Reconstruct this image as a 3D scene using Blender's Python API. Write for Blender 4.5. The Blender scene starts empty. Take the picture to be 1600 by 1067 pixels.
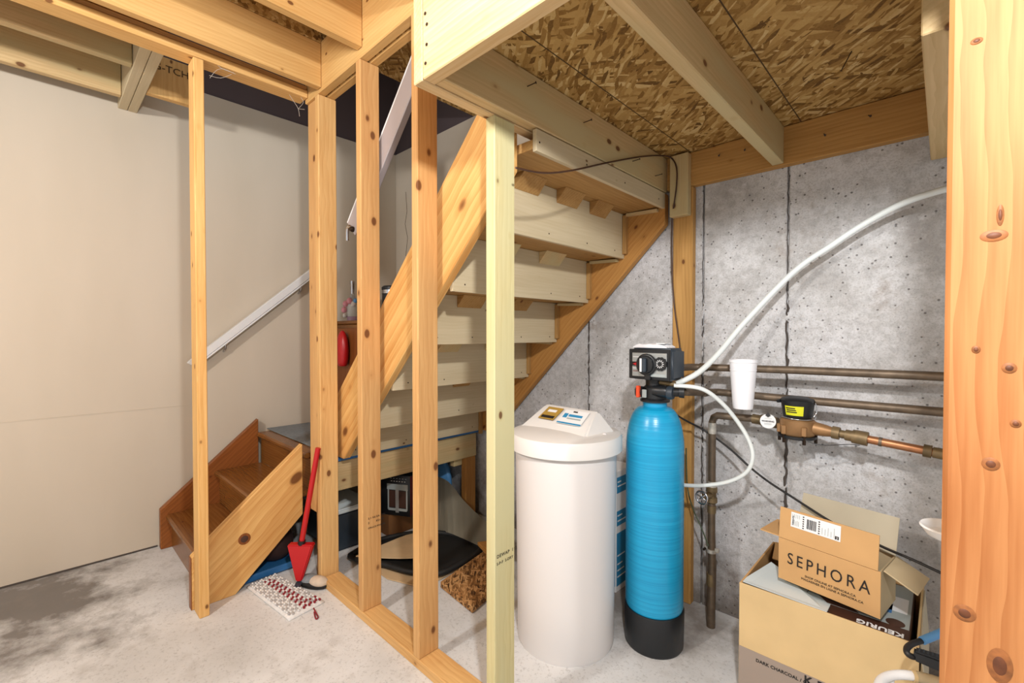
import bpy, bmesh, math, random
from mathutils import Vector, Matrix, Quaternion
random.seed(7)
S = bpy.context.scene
C = S.collection
V = Vector
# ------------------------------------------------------------------ camera
F, CX, CY, H = 709.0, 800.0, 533.5, 1.22
YAW = math.atan2(675.0, F); PIT = math.atan2(-11.5, F)
fw = V((-math.sin(YAW)*math.cos(PIT), math.cos(YAW)*math.cos(PIT), math.sin(PIT)))
rt = V((math.cos(YAW), math.sin(YAW), 0)); up = rt.cross(fw)
cam = bpy.data.objects.new('camera', bpy.data.cameras.new('camera')); C.objects.link(cam)
cam.data.sensor_width = 36; cam.data.lens = 36*F/1600; cam.data.clip_start = 0.02
cam.matrix_world = Matrix(((rt.x, up.x, -fw.x, 0), (rt.y, up.y, -fw.y, 0), (rt.z, up.z, -fw.z, H), (0, 0, 0, 1)))
S.camera = cam
# ------------------------------------------------------------------ light
S.view_settings.view_transform = 'Standard'; S.view_settings.look = 'None'
S.view_settings.gamma = 1; S.view_settings.use_curve_mapping = False
S.view_settings.exposure = 0.0
w = bpy.data.worlds.new('world'); S.world = w; w.use_nodes = True
w.node_tree.nodes['Background'].inputs[0].default_value = (0.97, 0.99, 1.0, 1)
w.node_tree.nodes['Background'].inputs[1].default_value = 0.80
def lamp(name, loc, watts, col, r):
    d = bpy.data.lights.new(name, 'POINT'); d.energy = watts; d.color = col; d.shadow_soft_size = r
    o = bpy.data.objects.new(name, d); C.objects.link(o); o.location = loc; return o
lamp('room_bulb', (-1.35, -0.95, 2.2), 112, (1.0, 0.985, 0.955), 0.07)
lamp('utility_bulb', (0.07, 0.14, 1.955), 118, (0.98, 0.99, 1.0), 0.04)

# ------------------------------------------------------------------ pixel -> place (a pixel gives a direction, a plane gives the distance)
def P(x, y, X=None, Y=None, Z=None):
    d = fw + rt*((x-CX)/F) + up*(-(y-CY)/F)
    t = X/d.x if X is not None else (Y/d.y if Y is not None else (Z-H)/d.z)
    return V((d.x*t, d.y*t, H+d.z*t))

# ------------------------------------------------------------------ materials
def lin(h, a=1.0):
    h = h.lstrip('#'); o = []
    for i in (0, 2, 4):
        c = int(h[i:i+2], 16)/255.0
        o.append(c/12.92 if c <= 0.04045 else ((c+0.055)/1.055)**2.4)
    return (o[0], o[1], o[2], a)
class N:
    def __init__(s, name):
        s.m = bpy.data.materials.new(name); s.m.use_nodes = True
        s.t = s.m.node_tree; s.b = s.t.nodes['Principled BSDF']
    def n(s, kind, **kw):
        o = s.t.nodes.new('ShaderNode'+kind)
        for k, v in kw.items():
            if k.startswith('i_'): o.inputs[k[2:].replace('_', ' ')].default_value = v
            else: setattr(o, k, v)
        return o
    def l(s, a, b): s.t.links.new(a, b)
    def ramp(s, src, stops):
        r = s.n('ValToRGB'); e = r.color_ramp.elements
        while len(e) < len(stops): e.new(0.5)
        for i, (p, c) in enumerate(stops): e[i].position = p; e[i].color = c
        s.l(src, r.inputs[0]); return r.outputs[0]
    def mix(s, fac, a, b, mode='MIX'):
        m = s.n('Mix', data_type='RGBA', blend_type=mode)
        for sock, v in ((m.inputs[0], fac), (m.inputs[6], a), (m.inputs[7], b)):
            if hasattr(v, 'is_linked') or hasattr(v, 'links'): s.l(v, sock)
            else: sock.default_value = v
        return m.outputs[2]
    def math(s, op, a, b=0.0):
        m = s.n('Math', operation=op)
        for i, v in ((0, a), (1, b)):
            if hasattr(v, 'links'): s.l(v, m.inputs[i])
            else: m.inputs[i].default_value = v
        return m.outputs[0]
    def coords(s, scale=(1, 1, 1), rot=(0, 0, 0), rand=0.0, kind='Object'):
        tc = s.n('TexCoord'); src = tc.outputs[kind]
        if rand:
            oi = s.n('ObjectInfo'); k = s.n('VectorMath', operation='SCALE'); k.inputs[0].default_value = (17.3, 9.1, 13.7)
            s.l(s.math('MULTIPLY', oi.outputs['Random'], rand), k.inputs['Scale'])
            a = s.n('VectorMath', operation='ADD'); s.l(src, a.inputs[0]); s.l(k.outputs[0], a.inputs[1]); src = a.outputs[0]
        mp = s.n('Mapping'); mp.inputs['Scale'].default_value = scale; mp.inputs['Rotation'].default_value = rot
        s.l(src, mp.inputs[0]); return mp.outputs[0]
    def bump(s, h, strength=0.2, dist=0.002):
        b = s.n('Bump'); b.inputs['Strength'].default_value = strength; b.inputs['Distance'].default_value = dist
        s.l(h, b.inputs['Height']); s.l(b.outputs[0], s.b.inputs['Normal'])
    def col(s, c): 
        if hasattr(c, 'links'): s.l(c, s.b.inputs['Base Color'])
        else: s.b.inputs['Base Color'].default_value = c
    def rough(s, r): s.b.inputs['Roughness'].default_value = r

def wood(name, light, dark, knots=1.0, ring=26, contrast=1.0, rough=0.62, knotcol='#5a2c10', green=None, kscale=11.0):
    m = N(name); c = m.coords(rand=1.0)
    mp = m.n('Mapping'); mp.inputs['Scale'].default_value = (0.55, 1, 1); mp.inputs['Location'].default_value = (0, .11, .06); m.l(c, mp.inputs[0])
    wv = m.n('TexWave', wave_type='RINGS', rings_direction='X', wave_profile='SAW'); m.l(mp.outputs[0], wv.inputs[0])
    for k, v in (('Scale', ring), ('Distortion', 7.0), ('Detail', 2.5), ('Detail Scale', .35), ('Detail Roughness', .5)): wv.inputs[k].default_value = v
    mf = m.n('Mapping'); mf.inputs['Scale'].default_value = (5, 130, 130); m.l(c, mf.inputs[0])
    nf = m.n('TexNoise'); nf.inputs['Scale'].default_value = 1.0; nf.inputs['Detail'].default_value = 3; m.l(mf.outputs[0], nf.inputs[0])
    mb = m.n('Mapping'); mb.inputs['Scale'].default_value = (1.6, 9, 9); m.l(c, mb.inputs[0])
    nb = m.n('TexNoise'); nb.inputs['Scale'].default_value = 1.0; nb.inputs['Detail'].default_value = 2; m.l(mb.outputs[0], nb.inputs[0])
    L, D = lin(light), lin(dark)
    g = m.math('ADD', m.math('MULTIPLY', wv.outputs['Fac'], .26*contrast), m.math('MULTIPLY', nf.outputs[0], .72))
    g = m.math('ADD', g, m.math('MULTIPLY', m.math('SUBTRACT', nb.outputs[0], .5), 1.1))
    base = m.ramp(g, [(.12, L), (.98, D)])
    if green: 
        base = m.mix(m.ramp(nb.outputs[0], [(.42, (0, 0, 0, 1)), (.62, (1, 1, 1, 1))]), base, lin(green))
    if knots:
        mk = m.n('Mapping'); mk.inputs['Scale'].default_value = (kscale*.62, kscale, kscale); m.l(c, mk.inputs[0])
        vk = m.n('TexVoronoi', feature='F1'); vk.inputs['Scale'].default_value = 1.0; m.l(mk.outputs[0], vk.inputs[0])
        ring2 = m.ramp(vk.outputs['Distance'], [(.09*knots, (1, 1, 1, 1)), (.20*knots, (0, 0, 0, 1))])
        base = m.mix(m.math('MULTIPLY', ring2, .55), base, D)
        kn = m.ramp(vk.outputs['Distance'], [(.085*knots, (1, 1, 1, 1)), (.125*knots, (0, 0, 0, 1))])
        base = m.mix(m.math('MULTIPLY', kn, .85), base, lin(knotcol))
    m.col(base); m.rough(rough); m.bump(g, .25, .0012); m.b.inputs['Specular IOR Level'].default_value = .3
    return m.m
def plain(name, c, rough=.5, metal=0.0, noise=0.0, nscale=30, spec=.5, trans=0.0, emit=None, sub=0.0):
    m = N(name); cc = lin(c)
    if noise:
        n = m.n('TexNoise'); n.inputs['Scale'].default_value = nscale; n.inputs['Detail'].default_value = 4; m.l(m.coords(rand=.5), n.inputs[0])
        k = m.ramp(n.outputs[0], [(.3, tuple(x*(1-noise) for x in cc[:3])+(1,)), (.7, tuple(min(1, x*(1+noise)) for x in cc[:3])+(1,))])
        m.col(k); m.bump(n.outputs[0], .1, .001)
    else: m.col(cc)
    m.rough(rough); m.b.inputs['Metallic'].default_value = metal; m.b.inputs['Specular IOR Level'].default_value = spec
    if trans: m.b.inputs['Transmission Weight'].default_value = trans
    if sub: m.b.inputs['Subsurface Weight'].default_value = sub; m.b.inputs['Subsurface Radius'].default_value = (.02, .02, .02)
    return m.m
def osb(name, stops, bumpk=.5, scale=1.0):
    m = N(name); vals = []
    nz = m.n('TexNoise'); nz.inputs['Scale'].default_value = 9*scale; nz.inputs['Detail'].default_value = 2; cb = m.coords(rand=.7); m.l(cb, nz.inputs[0])
    dis = m.n('VectorMath', operation='SCALE'); dis.inputs['Scale'].default_value = .025/scale; m.l(nz.outputs['Color'], dis.inputs[0])
    ad = m.n('VectorMath', operation='ADD'); m.l(cb, ad.inputs[0]); m.l(dis.outputs[0], ad.inputs[1])
    for ang, sc in ((.35, (11, 50, 40)), (1.25, (13, 60, 40)), (2.5, (10, 55, 40)), (.75, (18, 95, 60))):
        mp = m.n('Mapping'); mp.inputs['Rotation'].default_value = (0, 0, ang); m.l(ad.outputs[0], mp.inputs[0])
        mq = m.n('Mapping'); mq.inputs['Scale'].default_value = tuple(v*scale for v in sc); m.l(mp.outputs[0], mq.inputs[0])
        v = m.n('TexVoronoi', feature='F1'); v.inputs['Scale'].default_value = 1; m.l(mq.outputs[0], v.inputs[0])
        sp = m.n('SeparateColor'); m.l(v.outputs['Color'], sp.inputs[0]); vals.append((sp.outputs[0], sp.outputs[1]))
    def pick(a, b):
        t = m.math('GREATER_THAN', a[1], .52)
        x = m.n('Mix'); m.l(t, x.inputs[0]); m.l(b[0], x.inputs[2]); m.l(a[0], x.inputs[3]); return x.outputs[0]
    v = pick(vals[0], vals[1]); v = pick(vals[2], (v, v)); v = pick(vals[3], (v, v))
    nf = m.n('TexNoise'); nf.inputs['Scale'].default_value = 160; m.l(cb, nf.inputs[0])
    vv = m.math('ADD', m.math('MULTIPLY', v, .85), m.math('MULTIPLY', nf.outputs[0], .2))
    m.col(m.ramp(vv, [(p, lin(c)) for p, c in stops])); m.rough(.75); m.bump(vv, bumpk, .003); m.b.inputs['Specular IOR Level'].default_value = .25
    return m.m
def concrete_wall():
    m = N('poured_concrete'); c = m.coords(kind='Object')
    tc = m.n('NewGeometry'); c = tc.outputs['Position']
    def noise(s, d=4, r=.55):
        n = m.n('TexNoise'); n.inputs['Scale'].default_value = s; n.inputs['Detail'].default_value = d; n.inputs['Roughness'].default_value = r; m.l(c, n.inputs[0]); return n.outputs[0]
    a = m.ramp(noise(2.6, 6, .6), [(.30, lin('#a09b97')), (.48, lin('#c4c2c1')), (.68, lin('#d8d7d9'))])
    fine = noise(150, 5, .75)
    a = m.mix(m.math('MULTIPLY', m.ramp(fine, [(.36, (1, 1, 1, 1)), (.50, (0, 0, 0, 1))]), .5), a, lin('#858079'))
    a = m.mix(m.math('MULTIPLY', m.ramp(noise(38, 9, .72), [(.40, (1, 1, 1, 1)), (.54, (0, 0, 0, 1))]), .34), a, lin('#8a8683'))
    a = m.mix(m.math('MULTIPLY', m.ramp(noise(22, 9, .7), [(.55, (0, 0, 0, 1)), (.68, (1, 1, 1, 1))]), .5), a, lin('#dcdbdc'))
    v = m.n('TexVoronoi', feature='F1'); v.inputs['Scale'].default_value = 42; v.inputs['Randomness'].default_value = 1; m.l(c, v.inputs[0])
    msk = m.math('GREATER_THAN', noise(6, 3), .46)
    pit = m.math('MULTIPLY', m.ramp(v.outputs['Distance'], [(.10, (1, 1, 1, 1)), (.17, (0, 0, 0, 1))]), msk)
    a = m.mix(m.math('MULTIPLY', pit, .7), a, lin('#504a46'))
    st = m.math('MULTIPLY', m.ramp(noise(4.5, 8, .7), [(.57, (0, 0, 0, 1)), (.70, (1, 1, 1, 1))]), .5)
    a = m.mix(st, a, lin('#857464'))
    # rising damp along the foot of the wall
    sx = m.n('SeparateXYZ'); m.l(c, sx.inputs[0])
    dmp = m.math('ADD', m.math('MULTIPLY', sx.outputs[2], -2.2), m.math('MULTIPLY', noise(5, 6, .65), 1.7))
    a = m.mix(m.math('MULTIPLY', m.ramp(dmp, [(.25, (0, 0, 0, 1)), (.75, (1, 1, 1, 1))]), .75), a, lin('#5f5347'))
    m.col(a); m.rough(.85); m.bump(m.math('SUBTRACT', fine, m.math('MULTIPLY', pit, 1.5)), .6, .004); m.b.inputs['Specular IOR Level'].default_value = .25
    return m.m
def concrete_floor():
    m = N('floor_concrete'); c = m.coords()
    def noise(s, d=5, r=.55, cc=None):
        n = m.n('TexNoise'); n.inputs['Scale'].default_value = s; n.inputs['Detail'].default_value = d; n.inputs['Roughness'].default_value = r; m.l(cc or c, n.inputs[0]); return n.outputs[0]
    a = m.ramp(noise(1.7), [(.3, lin('#b9b8b6')), (.62, lin('#d9d9d9'))])
    # worn dark patch on the slab in front of the stair foot
    sx = m.n('SeparateXYZ'); m.l(c, sx.inputs[0])
    dx = m.math('MULTIPLY', m.math('ADD', sx.outputs[0], 2.55), 1.0); dy = m.math('MULTIPLY', m.math('SUBTRACT', sx.outputs[1], 0.17), 1.8)
    d = m.math('POWER', m.math('ADD', m.math('MULTIPLY', dx, dx), m.math('MULTIPLY', dy, dy)), .5)
    blot = m.math('ADD', m.math('MULTIPLY', d, -1.0), m.math('MULTIPLY', noise(3.6, 8, .68), 2.2))
    a = m.mix(m.math('MULTIPLY', m.ramp(blot, [(.38, (0, 0, 0, 1)), (.85, (1, 1, 1, 1))]), .85), a, lin('#625b54'))
    a = m.mix(m.math('MULTIPLY', m.ramp(noise(7, 6, .65), [(.55, (0, 0, 0, 1)), (.75, (1, 1, 1, 1))]), .4), a, lin('#8d857c'))
    # damp brown patch by the foundation wall
    dx = m.math('MULTIPLY', m.math('ADD', sx.outputs[0], .5), .9); dy = m.math('MULTIPLY', m.math('SUBTRACT', sx.outputs[1], 2.0), 1.5)
    d = m.math('POWER', m.math('ADD', m.math('MULTIPLY', dx, dx), m.math('MULTIPLY', dy, dy)), .5)
    b2 = m.math('ADD', m.math('MULTIPLY', d, -1.0), m.math('MULTIPLY', noise(4.5, 5, .6), .9))
    a = m.mix(m.math('MULTIPLY', m.ramp(b2, [(.0, (0, 0, 0, 1)), (.3, (1, 1, 1, 1))]), .75), a, lin('#625548'))
    f = noise(90, 4, .7)
    a = m.mix(m.math('MULTIPLY', m.ramp(f, [(.34, (1, 1, 1, 1)), (.46, (0, 0, 0, 1))]), .35), a, lin('#7d7873'))
    m.col(a); m.rough(.7); m.bump(f, .18, .002); m.b.inputs['Specular IOR Level'].default_value = .35
    return m.m
def drywall(name, c1, c2):
    m = N(name); n = m.n('TexNoise'); n.inputs['Scale'].default_value = 1.0; n.inputs['Detail'].default_value = 4; m.l(m.coords((2.5, 2.5, .7)), n.inputs[0])
    m.col(m.ramp(n.outputs[0], [(.3, lin(c1)), (.7, lin(c2))])); m.rough(.8); m.b.inputs['Specular IOR Level'].default_value = .25
    n2 = m.n('TexNoise'); n2.inputs['Scale'].default_value = 60; m.l(m.coords(), n2.inputs[0]); m.bump(n2.outputs[0], .06, .001)
    return m.m

M = {
 'stud': wood('stud_pine', '#deb478', '#bd8a4f'),
 'stud_y': wood('stud_yellow_pine', '#e3b878', '#c8934f', knots=.8),
 'stud_r': wood('stud_red_pine', '#d4a76e', '#b3804b', knots=1.2),
 'stud_g': wood('stud_green_pine', '#cfc494', '#b19f6a', knots=.75, green='#c5bd92'),
 'joist': wood('joist_pale_pine', '#d0b486', '#ad8d5b', knots=1.0, green='#c0ae82'),
 'joist_o': wood('joist_orange_pine', '#dbb274', '#be8e50', knots=.7),
 'header': wood('header_cream_pine', '#e0c79c', '#c6a06b', knots=.9),
 'ledger': wood('ledger_orange_pine', '#c49758', '#9c6f38', knots=.8),
 'post': wood('post_douglas_fir', '#bd8452', '#975a2d', knots=0, ring=15, contrast=1.25, kscale=7.0),
 'riser': wood('riser_pale_board', '#cdbd9d', '#b9a682', knots=.5, contrast=.5),
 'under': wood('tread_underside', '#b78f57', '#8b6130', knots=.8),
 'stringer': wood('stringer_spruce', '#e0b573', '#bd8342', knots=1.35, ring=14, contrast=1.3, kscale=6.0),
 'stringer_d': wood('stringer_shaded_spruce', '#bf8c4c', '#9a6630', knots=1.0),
 'stain': wood('stained_walnut_stair', '#8d5c2c', '#643a16', knots=.5, rough=.24, contrast=1.2),
 'stain_s': wood('stained_stair_stringer', '#96592a', '#6b3815', knots=.7, rough=.4, contrast=1.2),
 'osb': osb('oriented_strand_board', [(.05, '#543a1a'), (.2, '#86622f'), (.5, '#a8834a'), (.8, '#bd9a5e'), (1.0, '#d6bb86')]),
 'osb_d': osb('oriented_strand_scrap', [(.05, '#2e1a0c'), (.3, '#6d4a28'), (.6, '#a27344'), (1.0, '#c99d69')], scale=1.6),
 'concrete': concrete_wall(), 'floor': concrete_floor(),
 'drywall': drywall('beige_drywall', '#c1b5a3', '#cabead'),
 'upper_wall_shade': drywall('shade_dark_upper_drywall', '#544849', '#5b4f50'),  # drywall darkened in its colour to stand for the unlit stairwell
 'copper': plain('tarnished_copper', '#6f6050', .5, .55, .25, 25), 'copper_new': plain('bright_copper', '#b07a55', .4, .7, .12, 30),
 'brass': plain('aged_brass', '#7d6a4c', .5, .5, .25, 25), 'bronze': plain('bronze_meter_body', '#94704a', .5, .45, .2, 20), 'solder': plain('solder_grey', '#b5b0a6', .5, .4, .3, 60),
 'black': plain('black_plastic', '#17191c', .4), 'black_m': plain('matte_black_plastic', '#101113', .6), 'navy': plain('dark_slate_plastic', '#2c3640', .45),
 'rubber': plain('black_rubber', '#141312', .65, 0, .2, 40), 'white': plain('white_plastic', '#e3e1df', .35), 'foam': plain('white_foam', '#f0eff2', .7),
 'hose': plain('milky_hose', '#e6ebe9', .35, 0, 0, 1, .5, .12), 'tank': plain('brine_tank_plastic', '#dcd8d6', .5), 'lid': plain('brine_lid_plastic', '#e2dfdb', .45),
 'cardboard': plain('cardboard', '#c49a68', .8, 0, .06, 8, .2), 'cardboard_l': plain('light_cardboard', '#cdb182', .8, 0, .06, 8, .2), 'cardboard_in': plain('cardboard_inside', '#b9a684', .8, 0, .06, 8, .2),
 'cardboard_g': plain('grey_cardboard', '#b5ab95', .8, 0, .05, 8, .2), 'cardboard_d': plain('brown_cardboard', '#7d5634', .8, 0, .08, 8, .2),
 'mauve_print': plain('mauve_grey_print', '#97887c', .7), 'ink': plain('black_ink', '#1b1512', .7), 'ink_s': plain('faded_stamp_ink', '#4a3416', .8), 'paper': plain('white_paper', '#e4e4e4', .6), 'paper_b': plain('pale_blue_paper', '#d3dcdd', .7),
 'red': plain('red_plastic', '#b8151b', .35), 'orange': plain('orange_plastic', '#f0542c', .45), 'blue_p': plain('blue_print', '#2a86b5', .55), 'blue_d': plain('blue_plastic_sheet', '#2f6ea8', .4), 'teal': plain('teal_plastic', '#2b7f9b', .45),
 'yellow': plain('yellow_label', '#d3d21f', .5), 'gold': plain('gold_label', '#a8863c', .5), 'silver': plain('silver_face', '#aeb0ae', .35, .6), 'chrome': plain('chrome', '#c9c9cc', .2, 1.0), 'steel': plain('dark_steel', '#3a2c22', .5, .7),
 'cable': plain('black_cable', '#1c1a1a', .5), 'cable_b': plain('brown_cable', '#43291a', .5), 'cable_blue': plain('blue_cable_sleeve', '#5d9bd3', .4), 'green_wire': plain('green_ground_wire', '#3f4a34', .5), 'rail': plain('white_painted_rail', '#dedede', .35), 'rail_side': plain('shade_grey_rail_side', '#a39a9a', .4),  # rail_side: white paint greyed in colour to show the board's shaded face
 'tan': plain('tan_cardboard_mat', '#c7aa83', .85, 0, .06, 14, .2), 'brown_print': plain('brown_carton_print', '#43281c', .5), 'grey_print': plain('grey_carton_print', '#9fa7a6', .5), 'dark_red': plain('dark_red_print', '#6e1a1c', .5), 'pink': plain('pink_bead', '#eaa3b4', .4), 'lilac': plain('lilac_glass', '#b9a0c4', .25),
 'cloth_g': plain('grey_cloth', '#7d8387', .9, 0, .15, 60), 'cloth_w': plain('white_chenille', '#dcdad8', .95, 0, .1, 80), 'cloth_r': plain('red_chenille', '#86202a', .95), 'cloth_gr': plain('grey_chenille', '#a9a4a2', .95), 'cloth_t': plain('cream_cloth', '#cbb9a4', .9, 0, .1, 40), 'dark_bag': plain('dark_maroon_bag', '#2c1613', .8, 0, .3, 12), 'bottle': plain('clear_bottle', '#d7dde2', .15, 0, 0, 1, .5, .5), 'knot_c': plain('knot_core', '#63361a', .6, 0, .3, 60), 'knot_d': plain('knot_heart', '#8a5429', .6, 0, .3, 90), 'crack': plain('dark_crack', '#4d453f', .95), 'web': plain('cobweb', '#b8aea2', .9),
}
def tank_blue():
    m = N('blue_fibreglass_tank'); c = m.coords()
    mp = m.n('Mapping'); mp.inputs['Scale'].default_value = (2, 2, 150); m.l(c, mp.inputs[0])
    n = m.n('TexNoise'); n.inputs['Scale'].default_value = 1.0; n.inputs['Detail'].default_value = 3; m.l(mp.outputs[0], n.inputs[0])
    m.col(m.ramp(n.outputs[0], [(.3, lin('#0a8dbd')), (.7, lin('#1ea3d0'))])); m.rough(.28); m.bump(n.outputs[0], .35, .002); return m.m
M['tank_blue'] = tank_blue()

# ------------------------------------------------------------------ builders
def link(name, me, mat, parent=None, Mw=None, smooth=False, kind=None, label=None):
    o = bpy.data.objects.new(name, me); C.objects.link(o)
    if mat is not None and not me.materials: me.materials.append(M[mat] if isinstance(mat, str) else mat)
    if smooth:
        for p in me.polygons: p.use_smooth = True
    Mw = Mw or Matrix.Identity(4)
    if parent is not None:
        o.parent = parent; o.matrix_basis = MW[parent.name].inverted() @ Mw
    else: o.matrix_basis = Mw
    MW[o.name] = Mw
    if kind: o['kind'] = kind
    if label: o['label'] = label
    return o
MW = {}
def me_from(bm, name):
    bmesh.ops.recalc_face_normals(bm, faces=bm.faces)
    me = bpy.data.meshes.new(name); bm.to_mesh(me); bm.free(); return me
def thing(name, label, cat, loc=(0, 0, 0), group=None):
    o = bpy.data.objects.new(name, None); C.objects.link(o); o.empty_display_size = .05
    o.matrix_basis = Matrix.Translation(V(loc)); MW[o.name] = Matrix.Translation(V(loc))
    o['label'] = label; o['category'] = cat
    if group: o['group'] = group
    return o
def tag(o, label, cat, group=None):
    o['label'] = label; o['category'] = cat
    if group: o['group'] = group
    return o
def struct(name, loc=(0, 0, 0), label=None):
    o = bpy.data.objects.new(name, None); C.objects.link(o); o.empty_display_size = .05
    o.matrix_basis = Matrix.Translation(V(loc)); MW[o.name] = Matrix.Translation(V(loc)); o['kind'] = 'structure'
    if label: o['label'] = label
    return o
def abox(name, x, y, z, mat, parent=None, bev=.0025, smooth=False, kind=None, label=None):
    """axis aligned board, longest side = local X (grain direction)"""
    d = (x[1]-x[0], y[1]-y[0], z[1]-z[0]); c = V(((x[0]+x[1])/2, (y[0]+y[1])/2, (z[0]+z[1])/2))
    k = d.index(max(d))
    R = (Matrix.Identity(3), Matrix(((0, -1, 0), (1, 0, 0), (0, 0, 1))), Matrix(((0, 0, -1), (0, 1, 0), (1, 0, 0))))[k]
    ld = (d, (d[1], d[0], d[2]), (d[2], d[1], d[0]))[k]
    bm = bmesh.new(); bmesh.ops.create_cube(bm, size=1.0)
    for v in bm.verts: v.co = V((v.co.x*ld[0], v.co.y*ld[1], v.co.z*ld[2]))
    if bev: bmesh.ops.bevel(bm, geom=bm.edges[:], offset=min(bev, min(ld)*.3), segments=1, affect='EDGES')
    return link(name, me_from(bm, name), mat, parent, Matrix.Translation(c) @ R.to_4x4(), smooth, kind, label)
def prism(name, pts, thick, mat, parent=None, xdir=None, bev=.0015, label=None, kind=None):
    """polygon pts (world) pushed along the vector thick; xdir = grain direction"""
    pts = [V(p) for p in pts]; thick = V(thick); c = sum(pts, V())/len(pts)+thick/2
    zx = V(xdir).normalized() if xdir else (pts[1]-pts[0]).normalized()
    zn = thick.normalized(); zx = (zx-zn*zx.dot(zn)).normalized(); zy = zn.cross(zx)
    R = Matrix((zx, zy, zn)).transposed(); Ri = R.transposed()
    bm = bmesh.new()
    a = [bm.verts.new(Ri @ (p-c)) for p in pts]; b = [bm.verts.new(Ri @ (p+thick-c)) for p in pts]
    bm.faces.new(a); bm.faces.new(b[::-1])
    n = len(pts)
    for i in range(n): bm.faces.new((a[i], a[(i+1) % n], b[(i+1) % n], b[i]))
    if bev: bmesh.ops.bevel(bm, geom=bm.edges[:], offset=bev, segments=1, affect='EDGES')
    return link(name, me_from(bm, name), mat, parent, Matrix.Translation(c) @ R.to_4x4(), False, kind, label)
def board(name, p0, p1, wdir, wd, td, mat, parent=None, bev=.0015, label=None):
    """plank centred on p0-p1, width wd along wdir, thickness td along the third axis"""
    p0, p1 = V(p0), V(p1); x = (p1-p0).normalized(); y = V(wdir); y = (y-x*y.dot(x)).normalized(); n = x.cross(y)
    h = y*wd/2; q = n*td
    return prism(name, [p0-h-q/2, p1-h-q/2, p1+h-q/2, p0+h-q/2], q, mat, parent, x, bev, label)
def spline(pts, n=8):
    pts = [V(p) for p in pts]; out = []
    for i in range(len(pts)-1):
        p0 = pts[max(i-1, 0)]; p1 = pts[i]; p2 = pts[i+1]; p3 = pts[min(i+2, len(pts)-1)]
        for k in range(n):
            t = k/n; out.append(.5*((2*p1)+(-p0+p2)*t+(2*p0-5*p1+4*p2-p3)*t*t+(-p0+3*p1-3*p2+p3)*t**3))
    out.append(pts[-1]); return out
def tube_bm(bm, pts, r, n=10, cap=True):
    pts = [V(p) for p in pts]; rs = r if isinstance(r, (list, tuple)) else [r]*len(pts)
    t0 = (pts[1]-pts[0]).normalized(); a = t0.orthogonal().normalized(); rings = []
    for i, p in enumerate(pts):
        t = (pts[min(i+1, len(pts)-1)]-pts[max(i-1, 0)]).normalized()
        a = (a-t*a.dot(t)).normalized(); b = t.cross(a)
        rings.append([bm.verts.new(p+(a*math.cos(2*math.pi*k/n)+b*math.sin(2*math.pi*k/n))*rs[i]) for k in range(n)])
    for i in range(len(rings)-1):
        for k in range(n): bm.faces.new((rings[i][k], rings[i][(k+1) % n], rings[i+1][(k+1) % n], rings[i+1][k]))
    if cap: bm.faces.new(rings[0][::-1]); bm.faces.new(rings[-1])
def centre(bm):
    c = V()
    for v in bm.verts: c += v.co
    c /= max(1, len(bm.verts))
    for v in bm.verts: v.co -= c
    return Matrix.Translation(c)
def autosmooth(o, ang=40):
    me = o.data
    for p in me.polygons: p.use_smooth = True
    bm = bmesh.new(); bm.from_mesh(me)
    for e in bm.edges:
        if len(e.link_faces) == 2 and e.calc_face_angle(0) > math.radians(ang): e.smooth = False
    bm.to_mesh(me); bm.free(); return o
def tube(name, pts, r, mat, parent=None, n=10, label=None, sm=0):
    bm = bmesh.new(); tube_bm(bm, spline(pts, sm) if sm else pts, r, n); m = centre(bm)
    return autosmooth(link(name, me_from(bm, name), mat, parent, m, False, None, label), 60)
def lathe(name, prof, c, mat, parent=None, seg=40, axis=(0, 0, 1), label=None, ang=35):
    """profile (radius, height) turned about axis through c"""
    bm = bmesh.new(); ax = V(axis).normalized(); q = V((0, 0, 1)).rotation_difference(ax); rings = []
    for r, z in prof:
        if r < 1e-6: rings.append([bm.verts.new(V((0, 0, z)))])
        else: rings.append([bm.verts.new(V((r*math.cos(2*math.pi*k/seg), r*math.sin(2*math.pi*k/seg), z))) for k in range(seg)])
    for a, b in zip(rings, rings[1:]):
        for k in range(seg):
            j = (k+1) % seg
            if len(a) == 1 and len(b) == 1: continue
            if len(a) == 1: bm.faces.new((a[0], b[k], b[j]))
            elif len(b) == 1: bm.faces.new((a[k], a[j], b[0]))
            else: bm.faces.new((a[k], a[j], b[j], b[k]))
    Mw = Matrix.Translation(V(c)) @ q.to_matrix().to_4x4()
    return autosmooth(link(name, me_from(bm, name), mat, parent, Mw, False, None, label), ang)
def rbox(name, o, u, v, wv, mat, parent=None, bev=.01, seg=3, label=None):
    """rounded box: corner o and the three edge vectors"""
    o, u, v, wv = V(o), V(u), V(v), V(wv); c = o+(u+v+wv)/2
    bm = bmesh.new(); bmesh.ops.create_cube(bm, size=1.0)
    for q in bm.verts: q.co = u*q.co.x+v*q.co.y+wv*q.co.z
    if bev: bmesh.ops.bevel(bm, geom=bm.edges[:], offset=bev, segments=seg, affect='EDGES')
    return autosmooth(link(name, me_from(bm, name), mat, parent, Matrix.Translation(c), False, None, label), 50)
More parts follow.
